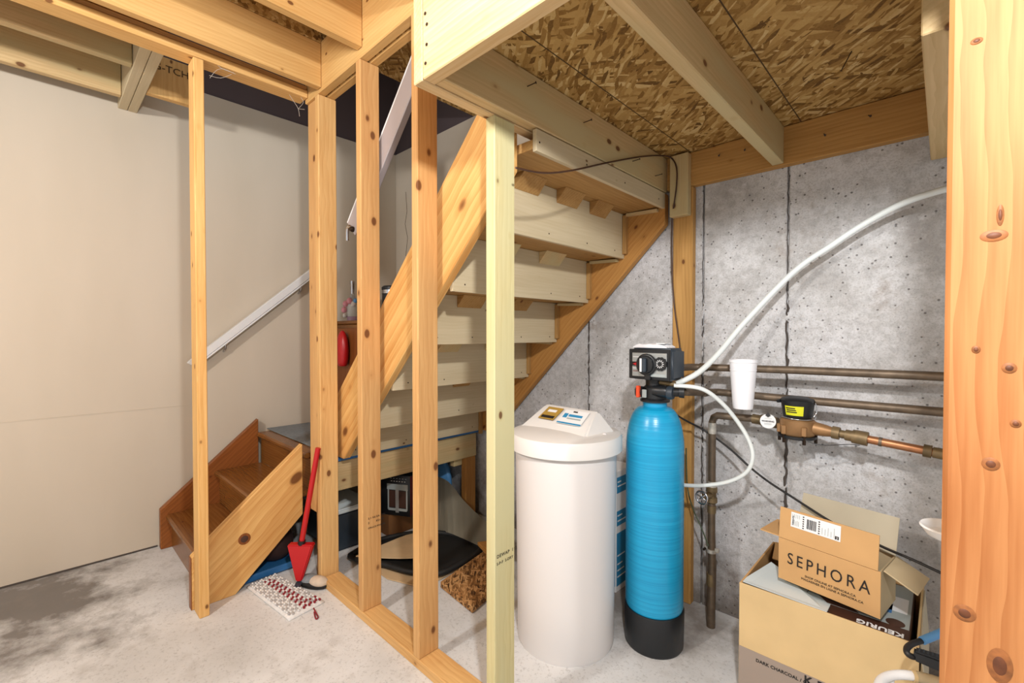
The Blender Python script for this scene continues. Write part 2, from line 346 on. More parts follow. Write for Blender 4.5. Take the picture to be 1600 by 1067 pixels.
def text(name, s, size, o, right, upv, mat, parent, spacing=1.0, label=None, bold=0.0, align='LEFT', xs=1.0):
    cu = bpy.data.curves.new(name, 'FONT'); cu.body = s; cu.size = size; cu.space_character = spacing; cu.offset = bold; cu.extrude = .0003; cu.align_x = align; cu.resolution_u = 3
    t = bpy.data.objects.new('tmp', cu); C.objects.link(t); bpy.context.view_layer.update()
    me = bpy.data.meshes.new_from_object(t.evaluated_get(bpy.context.evaluated_depsgraph_get())); bpy.data.objects.remove(t)
    x = V(right).normalized(); n = x.cross(V(upv)).normalized(); y = n.cross(x)
    Mw = Matrix(((x.x*xs, y.x, n.x, 0), (x.y*xs, y.y, n.y, 0), (x.z*xs, y.z, n.z, 0), (0, 0, 0, 1))); Mw.translation = V(o)+n*.0008
    me.materials.clear()
    return link(name, me, mat, parent, Mw, False, None, label)
def decal(name, o, u, v, mat, parent, t=.0006, label=None):
    o, u, v = V(o), V(u), V(v); n = u.cross(v).normalized()
    return prism(name, [o, o+u, o+u+v, o+v], n*t, mat, parent, u, 0, label)
def nail(p, d, L, parent):
    p = V(p); d = V(d).normalized(); bm = bmesh.new(); tube_bm(bm, [p, p+d*L], .0016, 6); tube_bm(bm, [p+d*L, p+d*(L+.0015)], .004, 8); m = centre(bm)
    link('nail', me_from(bm, 'nail'), 'steel', parent, m)

# ================================================================== THE SETTING
abox('floor', (-3.36, 2.4), (-2.6, 2.3), (-.12, 0), 'floor', kind='structure', bev=0)
wl = abox('wall_left', (-3.38, -3.26), (-2.6, 2.3), (0, 2.68), 'drywall', kind='structure', bev=.002, label='beige painted drywall running beside the stained stair')
abox('upper_wall_face', (-3.42, -3.275), (-2.6, 2.3), (2.681, 3.4), 'upper_wall_shade', wl, bev=0)
abox('floor_gap', (-3.2605, -3.2575), (-2.6, .47), (.0005, .009), 'crack', wl, bev=0)
abox('drywall_seam', (-3.2605, -3.258), (-2.2, .62), (.7955, .7985), 'drywall', wl, bev=0)
# foundation wall with its form panels and the seams between them
wb = abox('wall_back', (-3.26, 2.4), (2.075, 2.30), (0, 2.03), 'concrete', kind='structure', bev=0, label='grey poured concrete foundation wall with form seams')
xs = [-3.255, -2.0, -1.389, -.782, -.452, .45, 1.3, 2.4]
for a, b in zip(xs, xs[1:]):
    abox('form_panel', (a+.0035, b-.0035), (2.06, 2.0755), (0.0, 1.885), 'concrete', wb, bev=.003)
for X in (-1.389, -.452, -.782):                                   # ragged mortar fins squeezed out at the seams
    bm = bmesh.new(); z = .15 if X != -.782 else .7
    while z < (1.36 if X != -.782 else 1.36):
        L = random.uniform(.03, .09)
        tube_bm(bm, [(X+random.uniform(-.009, .012), 2.061, z), (X+random.uniform(-.009, .012), 2.0605, z+L*.5), (X+random.uniform(-.008, .012), 2.062, z+L)], [.002, random.uniform(.003, .008), .002], 6)
        z += L*random.uniform(.7, 1.6)
    m = centre(bm); link('mortar_fin', me_from(bm, 'mortar_fin'), 'concrete', wb, m)
    bm = bmesh.new(); z = .2; p_ = []; r_ = []
    while z < 1.87: p_.append((X+random.uniform(-.004, .004), 2.0605, z)); r_.append(random.uniform(.0009, .0016) if z > 1.33 else random.uniform(.002, .0065 if X != -.782 else .003)); z += random.uniform(.012, .03)
    tube_bm(bm, p_, r_, 5); m = centre(bm); link('seam_crack', me_from(bm, 'seam_crack'), 'crack', wb, m)
for px, py in ((1232, 497), (1256, 497), (1106, 502), (928, 505), (1183, 503), (1214, 500), (1135, 730), (1245, 745)):
    p = P(px, py, Y=2.061)
    lathe('tie_hole_patch', [(.0, .004), (.008, .0045), (.013, .002), (.015, 0)], p, 'concrete', wb, 14, (0, -1, 0))
# furred drywall on the foundation wall beside and above the upper flight
wd = prism('wall_stair_back', [(-3.258, 2.045, .6), (-2.3, 2.045, .6), (-1.0, 2.045, 1.86), (-1.0, 2.045, 2.68), (-3.258, 2.045, 2.68)], (0, .0145, 0), 'drywall', bev=0, kind='structure', label='beige drywall above the stair run')
abox('upper_wall_face', (-3.27, -.9), (2.06, 2.2), (2.681, 3.4), 'upper_wall_shade', wd, bev=0)
tube('drywall_crack', [P(634, 300, Y=2.0445), P(636, 330, Y=2.0445), P(633, 350, Y=2.0445), P(637, 372, Y=2.0445), P(634, 400, Y=2.0445)], .0018, 'ink_s', wd, 5)
abox('ceiling_stairwell', (-3.42, -1.95), (.33, 2.3), (3.4, 3.45), 'upper_wall_shade', kind='structure', bev=0)  # unseen lid over the stairwell, added to keep the upper wall dark

# ---- upper floor deck and its joists
cu = struct('ceiling_upper', (-2, .3, 2.7), 'upper floor deck on spruce joists')
abox('osb_sheet', (-3.38, 2.4), (-2.6, .40), (2.68, 2.70), 'osb', cu, bev=0)
abox('osb_sheet', (-2.30, 2.4), (.401, 2.3), (2.68, 2.70), 'osb', cu, bev=0)
abox('joist', (-2.178, -2.14), (-2.5, .944), (2.384, 2.588), 'joist_o', cu, label='orange spruce joist on top of the short stud wall')
abox('packing_strip', (-2.178, -2.14), (-2.5, .944), (2.59, 2.679), 'osb', cu)
abox('joist', (-1.79, -1.752), (-2.5, .944), (2.405, 2.679), 'joist_o', cu)
abox('joist', (-1.384, -1.346), (-2.5, .944), (2.405, 2.679), 'joist_o', cu)
for X in (-.98, -.57, -.16, .25, .65): abox('joist', (X, X+.038), (-2.5, .64), (2.405, 2.679), 'joist_o', cu)
abox('joist', (-2.735, -2.697), (-2.5, .32), (2.45, 2.679), 'joist', cu); abox('joist', (-3.12, -3.082), (-2.5, .32), (2.45, 2.679), 'joist', cu)
abox('trimmer_joist', (-2.425, -2.387), (-2.5, .32), (2.45, 2.679), 'joist_o', cu)
for y in (.322, .364):
    abox('stair_header', (-3.258, -2.40), (y, y+.04), (2.445, 2.679), 'riser', cu)
bd = abox('blocking_board', (-2.99, -2.95), (.405, .60), (2.45, 2.66), 'joist_o', cu)
text('chalk_scribble', 'G-TCH', .05, (-2.949, .43, 2.585), (0, 1, 0), (0, 0, 1), 'ink_s', bd, 1.0)

# ---- landing deck (ceiling of the utility corner)
ce = abox('ceiling', (-.975, 1.6), (.728, 2.30), (2.03, 2.048), 'osb', kind='structure', bev=0, label='oriented strand board underside of the entry landing')
for X in (-.828, -.405, .35): abox('chalk_line', (X, X+.0035), (.73, 2.02), (2.0293, 2.0301), 'ink_s', ce, bev=0)
lh = abox('landing_header', (-.972, 1.6), (.69, .728), (1.87, 2.09), 'header', ce, label='cream header across the front of the landing')
for z in (1.905, 1.95, 2.0, 2.03): nail((-.955+random.uniform(-.004, .004), .69, z), (0, -1, 0), .001, lh)
abox('landing_beam', (-1.013, -.975), (.69, 2.02), (1.87, 2.16), 'header', ce); lb2 = abox('landing_beam', (-.972, -.935), (.73, 2.02), (1.873, 2.028), 'joist', ce)
jc = abox('joist', (-.50, -.46), (.73, 2.018), (1.885, 2.028), 'joist', ce); abox('joist', (-.038, .002), (1.165, 2.018), (1.785, 2.028), 'joist', ce, label='short pale joist stub behind the fir post')
le = abox('ledger', (-.935, 1.6), (2.019, 2.058), (1.88, 2.028), 'ledger', ce, label='orange ledger bolted along the foundation wall')
for X, z, L in ((-.70, 1.985, .02), (-.60, 1.98, .02), (-.33, 1.96, .03), (-.20, 1.985, .02)): nail((X, 2.018, z), (.25, -1, -.5), L+.02, le)
for Y, z in ((1.35, 1.97), (1.05, 1.98), (1.7, 1.93), (1.9, 1.92)): nail((-.935, Y, z), (1, .2, .1), .03, lb2)
nail((-.2, 1.62, 2.03), (-.5, .2, -.8), .05, ce)

# ---- main stud wall (runs away from the camera, left)
wa = struct('wall_partition', (-1.6, .99, 0), 'bare stud wall in front of the upper stair flight')
YA = (.945, 1.034)
abox('bottom_plate', (-2.17, -.965), YA, (0, .038), 'stud', wa)
def stud(x, mat, z1, label=None, z0=.038): return abox('stud', (x-.038, x), YA, (z0, z1), mat, wa, .003, label=label)
st2 = stud(-2.179, 'stud', 2.369, z0=.0); st3 = stud(-1.774, 'stud_r', 2.369); st4 = stud(-1.365, 'stud_r', 2.369); st5 = stud(-.972, 'stud_g', 1.872, 'pale greenish stud carrying the landing beam')
abox('corner_stud', (-2.326, -2.219), (.957, .995), (.33, 2.369), 'stud_r', wa, .003); abox('corner_stud_stub', (-2.275, -2.222), (.965, 1.0), (0, .329), 'stud_r', wa, .003)
for y0, y1 in ((.945, .983), (.992, 1.030)): abox('top_header', (-2.33, -1.015), (y0, y1), (2.37, 2.60), 'joist_o', wa, .003)
abox('header_spacer', (-2.32, -1.02), (.984, .991), (2.376, 2.59), 'osb', wa, 0)
# grade stamps (face +X)
def stamp(s, x, py, px, size, par):
    p = P(px, py, X=x); text('grade_stamp', s, size, p, (0, 1, 0), (0, .0, 1), 'ink', par, 1.1)
stamp('DEWAP  115', -.972, 873, 776, .015, st5); stamp('S-P-F  S-DRY', -.972, 884, 776, .012, st5)
stamp('5.1 NLGA  100', -1.774, 812, 575, .012, st3); stamp('2        KD-HT', -1.774, 819, 575, .012, st3); stamp('SPRUCE-PINE-FIR', -1.774, 827, 575, .010, st3)
# ---- short stud wall toward the camera
ws = struct('wall_stairside', (-2.33, .49, 0), 'short open stud wall beside the lower stair flight')
abox('stud', (-2.383, -2.293), (.47, .508), (0, 2.386), 'stud_y', ws, .003, label='lone yellow pine stud at the foot of the stair')
abox('top_plate', (-2.383, -2.293), (-2.5, .943), (2.388, 2.424), 'stud_y', ws); abox('top_plate', (-2.372, -2.300), (-2.5, .943), (2.426, 2.448), 'stud_r', ws)
# ---- post at the other jamb
wr = struct('wall_right', (.045, .96, 0), 'jamb of the utility corner opening')
pj = abox('post', (.0005, .092), (.945, .983), (0, 1.868), 'post', wr, .006, label='knotty orange fir post')
for px, py, ra, rb in ((1553, 368, .015, .009), (1563, 336, .004, .016), (1526, 64, .007, .005), (1525, 546, .005, .006), (1577, 575, .008, .008), (1587, 662, .006, .006), (1548, 725, .010, .010), (1507, 958, .013, .013), (1562, 1040, .014, .026)):
    p = P(px, py, Y=.9445)
    for q, (kr, mt) in enumerate(((.95, 'knot_d'), (.6, 'knot_c'))):
        kn_ = lathe('knot', [(0, .0012+.0005*q), (.8, .001+.0005*q), (1.0, 0)], p, mt, pj, 20, (0, -1, 0))
        kn_.data.transform(Matrix.Diagonal((ra*kr, rb*kr, 1, 1)))
# ---- furring stud on the foundation
fs = abox('furring_stud', (-.905, -.815), (2.021, 2.058), (0, 1.878), 'ledger'); fs['kind'] = 'structure'; fs.name = 'trim_1'; MW['trim_1'] = MW['furring_stud']
abox('nailing_block', (-.905, -.822), (1.982, 2.0205), (P(1065, 336, Y=1.982).z, 2.02), 'joist', fs)

# ================================================================== STAIRS
XL, XR = (-3.235, -3.195), (-2.426, -2.388)
lf = thing('stair_flight', 'short stained brown flight of three steps with a raw spruce side stringer', 'stairs', (-2.8, .5, 0))
def ystr(name, x, mat, y0, top0, sl, y1, bot_y, bsl):
    """closed stringer in the Y-Z plane"""
    pts = [(x[0], y0, 0.0), (x[0], y0, top0), (x[0], y1, top0+sl*(y1-y0)), (x[0], y1, bsl*(y1-bot_y)), (x[0], bot_y, 0.0)]
    return prism(name, pts, (x[1]-x[0], 0, 0), mat, lf, (0, 1, sl), .003)
ystr('stringer', XL, 'stain_s', .475, .225, .88, .985, .62, .92)
sr = ystr('stringer', XR, 'stringer', .462, .235, .87, .943, .632, .94); sr['label'] = 'raw spruce stringer with a large knot'
prism('stringer_lining', [(XR[0]-.004, .464, .01), (XR[0]-.004, .464, .232), (XR[0]-.004, .943, .65), (XR[0]-.004, .943, .30), (XR[0]-.004, .62, .01)], (.0035, 0, 0), 'stain_s', lf, (0, 1, .87), 0)
abox('stringer_end', XR, (.4595, .4617), (.002, .233), 'stain_s', lf, 0)
# one big knot on the raw stringer
for rr, mt in ((.027, 'stain_s'), (.018, 'brown_print')):
    lathe('knot', [(0, .0012), (rr*.8, .001), (rr, 0)], P(382, 842, X=XR[1]) + V((0, 0, 0)) + (V((.0006, 0, 0)) if rr < .02 else V()), mt, sr, 20, (1, 0, 0))
TZ = (.195, .393, .59); TY = (.505, .742, .978)
for k in range(3):
    y0 = TY[k]; y1 = TY[k+1]+.03 if k < 2 else 1.06
    abox('tread', (XL[1], XR[0]-.005), (y0-.005, y1), (TZ[k]-.032, TZ[k]), 'stain', lf, .009)
    abox('riser', (XL[1], XR[0]-.005), (y0+.022, y0+.04), (TZ[k-1] if k else 0.0, TZ[k]-.033), 'stain', lf, .001)
# ---- landing platform
pf = thing('stair_landing', 'plywood turn landing edged with blue plastic sheet between the two flights', 'landing', (-2.75, 1.5, 0))
abox('deck', (-3.258, -2.25), (1.061, 2.04), (.565, .59), 'riser', pf); abox('plastic_sheet', (-3.25, -2.20), (1.062, 2.035), (.5905, .593), 'blue_d', pf, 0, label='blue plastic sheet')
abox('sheet_edge', (-2.2495, -2.236), (1.056, 2.035), (.568, .5895), 'blue_d', pf, .003)
abox('mat', (-3.24, -2.45), (1.05, 1.9), (.5935, .598), 'cloth_g', pf, .001)
abox('edge_beam', (-2.29, -2.252), (1.05, 2.02), (.412, .563), 'joist', pf)
abox('edge_beam', (-3.24, -2.292), (1.062, 1.10), (.412, .563), 'joist', pf)
for x, y in ((-2.30, 1.93), (-3.2, 1.93), (-3.2, 1.11)): abox('leg', (x, x+.045), (y, y+.085), (0, .411), 'stringer_d', pf)
abox('gusset', (-2.33, -2.29), (1.86, 1.929), (.36, .411), 'joist', pf)
# ---- upper flight, climbing toward +X
uf = thing('stair_flight', 'long open-backed upper flight of pale risers seen from underneath', 'stairs', (-1.6, 1.5, .59))
RX = [-2.19+.209*k for k in range(7)]; RZ = [.593+.2075*k for k in range(8)]
YF = (1.056, 1.094); YB = (2.004, 2.043)
def xstr(name, y, mat, off_lo, off_hi, xa, xb, ztop):
    pts = [(xa, y[0], .595), (xa, y[0], xa+off_hi), (ztop-off_hi, y[0], ztop), (xb, y[0], ztop), (xb, y[0], xb+off_lo), (.595-off_lo, y[0], .595)]
    return prism(name, pts, (0, y[1]-y[0], 0), mat, uf, (1, 0, 1), .003)
xstr('stringer', YF, 'stringer', 2.765, 3.15, -2.235, -1.016, 2.03)
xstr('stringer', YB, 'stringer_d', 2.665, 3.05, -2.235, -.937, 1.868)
for k in range(7):
    x = RX[k]; z0 = RZ[k]-(.040 if k else -.001); z1 = RZ[k+1]-(.032 if k < 6 else .03)
    if k == 6: z1 = 1.868
    zf = z1 if k < 6 else 1.868
    abox('riser', (x-.016, x), (YF[1]+.001, YB[0]-.001), (z0, zf), 'riser', uf, .001)
    if k < 6:
        abox('tread', (x-.045, RX[k+1]-.0165), (YF[1]+.001, YB[0]-.001), (RZ[k+1]-.031, RZ[k+1]), 'under', uf, .001)
        # glue blocks in the corner under the tread, wedges along the far stringer
        for yb in (1.30, 1.62) if k != 5 else (1.24, 1.50, 1.72):
            yy = yb+random.uniform(-.04, .04)
            prism('glue_block', [(x+.0005, yy, RZ[k+1]-.0315), (x+.05, yy, RZ[k+1]-.0315), (x+.0005, yy, RZ[k+1]-.085)], (0, random.uniform(.09, .15), 0), 'under' if k % 2 else 'joist', uf, (1, 0, 0), .001)
        board('wedge', (x+.011, YB[0]-.012, RZ[k]-.02), (x+.011, YB[0]-.012, RZ[k+1]-.04), (0, 1, 0), .022, .02, 'under', uf)
        board('wedge', (x+.02, YB[0]-.012, RZ[k+1]-.040), (RX[k+1]-.03, YB[0]-.012, RZ[k+1]-.046), (0, 1, 0), .022, .014, 'joist', uf)
    for q in range(4):
        yy = 1.15+.26*q+random.uniform(-.04, .04); lathe('screw', [(0, .0012), (.003, .001), (.0035, 0)], (x, yy, z0+.03), 'steel', uf, 6, (1, 0, 0))

# ---- handrails
hr = thing('handrail', 'white painted handrail climbing the beige drywall', 'handrail', (-3.2, .61, 1.0))
a, b = P(293, 573, X=-3.19), P(482, 430, X=-3.19); d = (b-a).normalized()
prism('rail', [a+V((0, 0, .022)), a+V((0, .035, -.0)), a+d*1.0+V((0, .02, -.012)), a+d*1.0+V((0, 0, .03)), a+V((0, .01, .032))], (-.036, 0, 0), 'rail', hr, d, .004)
prism('rail_groove', [a+d*.02+V((0, .022, -.012)), a+d*1.0+V((0, .022, -.012)), a+d*1.0+V((0, .022, -.024)), a+d*.02+V((0, .022, -.024))], (-.03, 0, 0), 'rail', hr, d, .002)
for s in (.25, .85):
    q = a+d*s; tube('bracket', [q+V((-.018, .01, -.03)), q+V((-.02, .01, -.06)), (-3.259, q.y+.01, q.z-.08)], .006, 'chrome', hr, 8)
h2 = thing('handrail', 'white painted board handrail with shade greyed into its side behind the stud wall', 'handrail', (-2.1, 1.06, 1.7))
a, b = P(542.5, 349, Y=1.045), P(660, 45, Y=1.045); d = (b-a).normalized(); n = V((-d.z, 0, d.x))
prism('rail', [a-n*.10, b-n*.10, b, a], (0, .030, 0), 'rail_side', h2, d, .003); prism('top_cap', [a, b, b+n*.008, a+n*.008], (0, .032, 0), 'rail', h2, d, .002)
q = P(548, 358, Y=1.04); tube('bracket', [q+V((-.03, -.002, -.05)), q+V((-.02, -.006, .0)), q+V((.0, -.006, .012)), q+V((.012, 0, .0))], .009, 'chrome', h2, 8, sm=4)
lathe('bracket_knob', [(0, .012), (.01, .01), (.013, 0), (.013, -.01), (0, -.012)], P(550, 358, Y=1.038), 'steel', h2, 14, (0, -1, 0))

# ================================================================== WATER SOFTENER
# ---- brine tank
BX, BY, BR = -1.104, 1.474, .202
bt = thing('brine_tank', 'large round off-white plastic brine tank with a labelled lid', 'tank', (BX, BY, 0))
lathe('body', [(0, .004), (BR*.93, .0), (BR*.955, .012), (BR*.965, .2), (BR, .77), (BR, .80), (0, .80)], (BX, BY, 0), 'tank', bt, 64)
RL = .223
ld = lathe('lid', [(RL-.012, .765), (RL, .768), (RL, .818), (RL-.006, .828), (RL*.8, .838), (RL*.4, .842), (0, .843)], (BX, BY, 0), 'lid', bt, 64)
# raised wedge housing on the lid, ridge parallel to the foundation wall
def hexa(name, bot, top, mat, parent, bev=.006):
    bm = bmesh.new(); b = [bm.verts.new(V(p)) for p in bot]; t = [bm.verts.new(V(p)) for p in top]; n = len(b)
    bm.faces.new(b[::-1]); bm.faces.new(t)
    for i in range(n): bm.faces.new((b[i], b[(i+1) % n], t[(i+1) % n], t[i]))
    if bev: bmesh.ops.bevel(bm, geom=bm.edges[:], offset=bev, segments=2, affect='EDGES')
    m = centre(bm); return autosmooth(link(name, me_from(bm, name), mat, parent, m), 45)
x0, x1 = BX-.185, BX+.15
zc = .912
hexa('wedge', [(x0-.0, BY-.075, .832), (x1, BY-.085, .832), (x1+.02, BY+.10, .832), (x0, BY+.10, .832)], [(x0+.03, BY+.055, zc), (x1-.05, BY+.055, zc-.004), (x1-.045, BY+.085, zc-.004), (x0+.03, BY+.085, zc)], 'lid', ld)
def on_wedge(s, t): # s along X 0..1, t up the slope 0..1
    A, B = V((x0+.012, BY-.078, .836)), V((x1-.012, BY-.085, .836)); Cc, D = V((x0+.03, BY+.054, zc+.001)), V((x1-.05, BY+.054, zc-.003))
    return (A*(1-s)+B*s)*(1-t)+(Cc*(1-s)+D*s)*t + V((0, -.0016, .0022))
def wlabel(s0, s1, t0, t1, mat, name='label_sticker'):
    a, b, c = on_wedge(s0, t0), on_wedge(s1, t0), on_wedge(s0, t1); return decal(name, a, b-a, c-a, mat, ld, .0008)
wlabel(.14, .42, .42, .93, 'gold'); wlabel(.15, .41, .62, .90, 'ink')
for k, (a_, b_, t_) in enumerate(((.2, .36, .72), (.23, .38, .60), (.17, .40, .47))):
    p, q = on_wedge(a_, t_), on_wedge(b_, t_); decal('print_line', p+V((0, -.001, .001)), q-p, (on_wedge(a_, t_+.1)-p), 'paper' if k == 0 else ('gold' if k == 1 else 'ink'), ld, .0006)
wlabel(.50, .90, .36, .92, 'paper')
for (a_, b_, t_, h_, m_) in ((.53, .60, .60, .17, 'blue_p'), (.62, .86, .66, .09, 'blue_p'), (.62, .86, .56, .05, 'grey_print'), (.66, .74, .84, .05, 'ink'), (.50, .90, .37, .05, 'blue_p')):
    p, q = on_wedge(a_, t_), on_wedge(b_, t_); decal('print_line', p+V((0, -.001, .001)), q-p, on_wedge(a_, t_+h_)-p, m_, ld, .0006)
lathe('vent_plug', [(0, .006), (.006, .005), (.009, 0)], (BX+.17, BY+.02, .838), 'tank', ld, 14)
# ---- resin tank with control valve
TX, TY2, TR = -.824, 1.684, .110
sf = thing('water_softener', 'tall bright blue fibreglass resin tank with black control valve head', 'water softener', (TX, TY2, 0))
lathe('base_boot', [(0, 0), (TR*.98, 0), (TR+.002, .01), (TR+.004, .145), (TR+.002, .150), (TR-.002, .150), (0, .15)], (TX, TY2, 0), 'black', sf, 48)
prof = [(0, .1505), (TR-.003, .1505), (TR, .16), (TR, .77)]
for k in range(1, 13):
    a = k/13*math.pi/2; prof.append((.046+(TR-.046)*math.cos(a)**.9, .77+.165*math.sin(a)))
prof += [(.046, .937), (.046, .955), (0, .955)]
lathe('tank', prof, (TX, TY2, 0), 'tank_blue', sf, 64, ang=50)
lathe('neck_flange', [(0, .9555), (.056, .9555), (.057, .962), (.05, .968), (0, .968)], (TX, TY2, 0), 'black', sf, 32)
lathe('valve_body', [(0, .9685), (.044, .9685), (.044, 1.01), (.036, 1.02), (.036, 1.041), (0, 1.041)], (TX, TY2, 0), 'black', sf, 28)
vx0, vx1, vy0, vy1, vz0, vz1 = -.905, -.728, 1.625, 1.735, 1.043, 1.166
hd = rbox('valve_housing', (vx0, vy0+.006, vz0), (vx1-vx0, -.006, 0), (.004, vy1-vy0, 0), (0, 0, vz1-vz0), 'navy', sf, .012, 3, 'black control valve housing')
hexa('bezel', [(vx0+.002, vy0+.003, vz0+.003), (vx1-.003, vy0-.003, vz0+.003), (vx1-.003, vy0-.003, vz1-.004), (vx0+.002, vy0+.003, vz1-.004)], [(vx0+.002, vy0-.004, vz0+.003), (vx1-.003, vy0-.010, vz0+.003), (vx1-.003, vy0-.010, vz1-.004), (vx0+.002, vy0-.004, vz1-.004)], 'black', hd, .002)
fpx0, fpx1, fpz0, fpz1 = vx0+.020, vx1-.016, vz0+.014, vz1-.018; fy = vy0-.0115
abox('face_plate', (fpx0, fpx1), (fy, fy+.006), (fpz0, fpz1), 'silver', hd, .001)
for k, mt in enumerate(('grey_print', 'dark_red', 'paper', 'grey_print', 'dark_red', 'grey_print', 'paper')):
    abox('print_line', (fpx0+.004, fpx0+.042), (fy-.0006, fy), (fpz0+.008+k*.011, fpz0+.0105+k*.011), mt, hd, 0)
abox('print_line', (fpx0+.05, fpx1-.004), (fy-.0006, fy), (fpz0+.002, fpz0+.012), 'grey_print', hd, 0)
abox('pointer', (fpx0-.006, fpx0+.03), (fy-.008, fy), (1.098, 1.113), 'black_m', hd, .002)
hexa('pointer_arrow', [(fpx0+.008, fy-.0085, 1.105), (fpx0+.026, fy-.0085, 1.098), (fpx0+.026, fy-.0085, 1.112)], [(fpx0+.008, fy-.011, 1.105), (fpx0+.026, fy-.011, 1.098), (fpx0+.026, fy-.011, 1.112)], 'red', hd, 0)
kc = V((fpx0+.063, fy, 1.104))
kn = lathe('regeneration_knob', [(.041, 0), (.042, .008), (.039, .012), (.034, .013), (.032, .022), (0, .024)], kc, 'black', hd, 36, (0, -1, 0))
abox('grip', (kc.x-.011, kc.x+.011), (kc.y-.038, kc.y-.022), (kc.z-.028, kc.z+.026), 'navy', kn, .004); abox('grip_mark', (kc.x-.011, kc.x-.003), (kc.y-.0388, kc.y-.0375), (kc.z-.026, kc.z+.024), 'white', kn, 0)
abox('knob_tail', (kc.x-.008, kc.x+.016), (kc.y-.010, kc.y), (vz0+.002, kc.z-.03), 'black_m', hd, .003)
dc = V((fpx0+.118, fy, 1.108)); prof = []
bm = bmesh.new(); ring = []
for k in range(24): ring.append(V((dc.x+math.cos(k*math.pi/12)*(.027 if k % 2 else .0235), dc.y, dc.z+math.sin(k*math.pi/12)*(.027 if k % 2 else .0235))))
dl = prism('day_wheel', ring, (0, -.008, 0), 'black_m', hd, (1, 0, 0), .0006)
for k in range(12):
    a = k*math.pi/6; board('dial_mark', dc+V((math.cos(a)*.009, -.0086, math.sin(a)*.009)), dc+V((math.cos(a)*.016, -.0086, math.sin(a)*.016)), (-math.sin(a), 0, math.cos(a)), .0022, .0006, 'paper', dl, 0)
abox('tag_strip', (TX-.050, TX-.038), (TY2-.062, TY2-.044), (.972, 1.018), 'orange', sf, .002, label='orange bypass lever'); abox('tag_strip', (TX-.030, TX-.012), (TY2-.051, TY2-.044), (.972, 1.004), 'grey_print', sf, .002)
tube('bypass_body', [(TX-.06, TY2-.03, .992), (TX-.03, TY2-.03, .992)], .022, 'black', sf, 16); tube('bypass_valve', [(TX+.01, TY2-.025, 1.0), (TX+.06, TY2-.025, 1.0), (TX+.062, TY2-.025, .999), (TX+.10, TY2+.0, .999)], [.023, .023, .017, .017], 'black', sf, 16)
lathe('bypass_nut', [(0, 0), (.024, 0), (.026, .006), (.024, .022), (0, .022)], (TX+.065, TY2-.028, .998), 'navy', sf, 12, (.9, .1, 0)); lathe('bypass_nut', [(0, 0), (.021, 0), (.022, .018), (0, .018)], (TX+.10, TY2-.005, 1.0), 'black', sf, 12, (.8, .3, 0))
tube('drain_elbow', [(TX+.03, TY2-.02, 1.035), (TX+.075, TY2-.015, 1.030), (TX+.09, TY2-.01, 1.03)], .010, 'brass', sf, 12)
# white packet on top of the head
wp = thing('paper_packet', 'folded white packet lying on top of the valve head', 'packet', (-.82, 1.68, vz1))
bm = bmesh.new(); bmesh.ops.create_grid(bm, x_segments=10, y_segments=6, size=.5)
for v in bm.verts: v.co = V((-.825+v.co.x*.14, 1.675+v.co.y*.075, vz1+.0145+random.uniform(-.002, .003)-.010*(abs(v.co.x)*2)**6))
g = bmesh.ops.extrude_face_region(bm, geom=bm.faces[:]); 
for v in [q for q in g['geom'] if isinstance(q, bmesh.types.BMVert)]: v.co.z = vz1+.001
m = centre(bm); link('packet_body', me_from(bm, 'packet_body'), 'foam', wp, m)
abox('packet_flap', (-.80, -.765), (1.64, 1.70), (vz1+.016, vz1+.020), 'paper', wp, .001)

# ---- drain hose, brine line, cords
hs = tube('drain_hose', [(TX+.088, TY2-.008, 1.030), P(1090, 583, Y=1.74), P(1122, 553, Y=1.82), P(1165, 502, Y=1.90), P(1240, 425, Y=1.96), P(1300, 383, Y=1.975), P(1350, 350, Y=1.975), P(1410, 318, Y=1.965), P(1472, 297, Y=1.93), P(1530, 286, Y=1.90)], .0105, 'hose', None, 12, sm=8)
tag(hs, 'milky drain hose sweeping from the valve up across the concrete', 'hose')
bl = tube('brine_line', [(TX+.086, TY2-.02, 1.026), P(1095, 607, Y=1.70), P(1125, 627, Y=1.75), P(1152, 658, Y=1.80), P(1171, 690, Y=1.82), P(1176, 716, Y=1.82), P(1166, 738, Y=1.82), P(1140, 752, Y=1.82), P(1105, 758, Y=1.82), P(1070, 758, Y=1.82), P(1030, 752, Y=1.82), P(985, 740, Y=1.80)], .0078, 'hose', None, 10, sm=8)
tag(bl, 'thin milky brine line looping from the valve back behind the blue tank', 'hose')
pc = tube('power_cord', [P(1045, 640, Y=1.84), P(1068, 655, Y=1.90), P(1093, 668, Y=1.955), P(1118, 684, Y=1.965), P(1145, 705, Y=1.95), P(1172, 730, Y=1.93), P(1200, 752, Y=1.91), P(1240, 778, Y=1.88), P(1300, 816, Y=1.83), P(1345, 838, Y=1.80), P(1385, 857, Y=1.78), P(1425, 874, Y=1.76), P(1470, 895, Y=1.74)], .0042, 'cable', None, 8, sm=6)
tag(pc, 'black power cord slanting down behind the valve over the open cartons', 'cord')
cc = tube('ceiling_cable', [P(806, 262, X=-.90), P(850, 270, X=-.91), P(895, 266, X=-.915), P(950, 254, X=-.925), P(1000, 245, X=-.925), P(1030, 243, X=-.920), P(1048, 246, Y=1.976), P(1057, 262, Y=1.975), P(1057, 290, Y=1.974), P(1053, 320, Y=1.976), P(1050, 345, Y=2.01), P(1050, 420, Y=2.012), P(1054, 480, Y=2.014), P(1062, 540, Y=2.014), P(1068, 600, Y=2.014)], .0032, 'cable_b', None, 7, sm=6)
tag(cc, 'thin brown cable sagging under the landing beam and down the furring stud', 'cable')
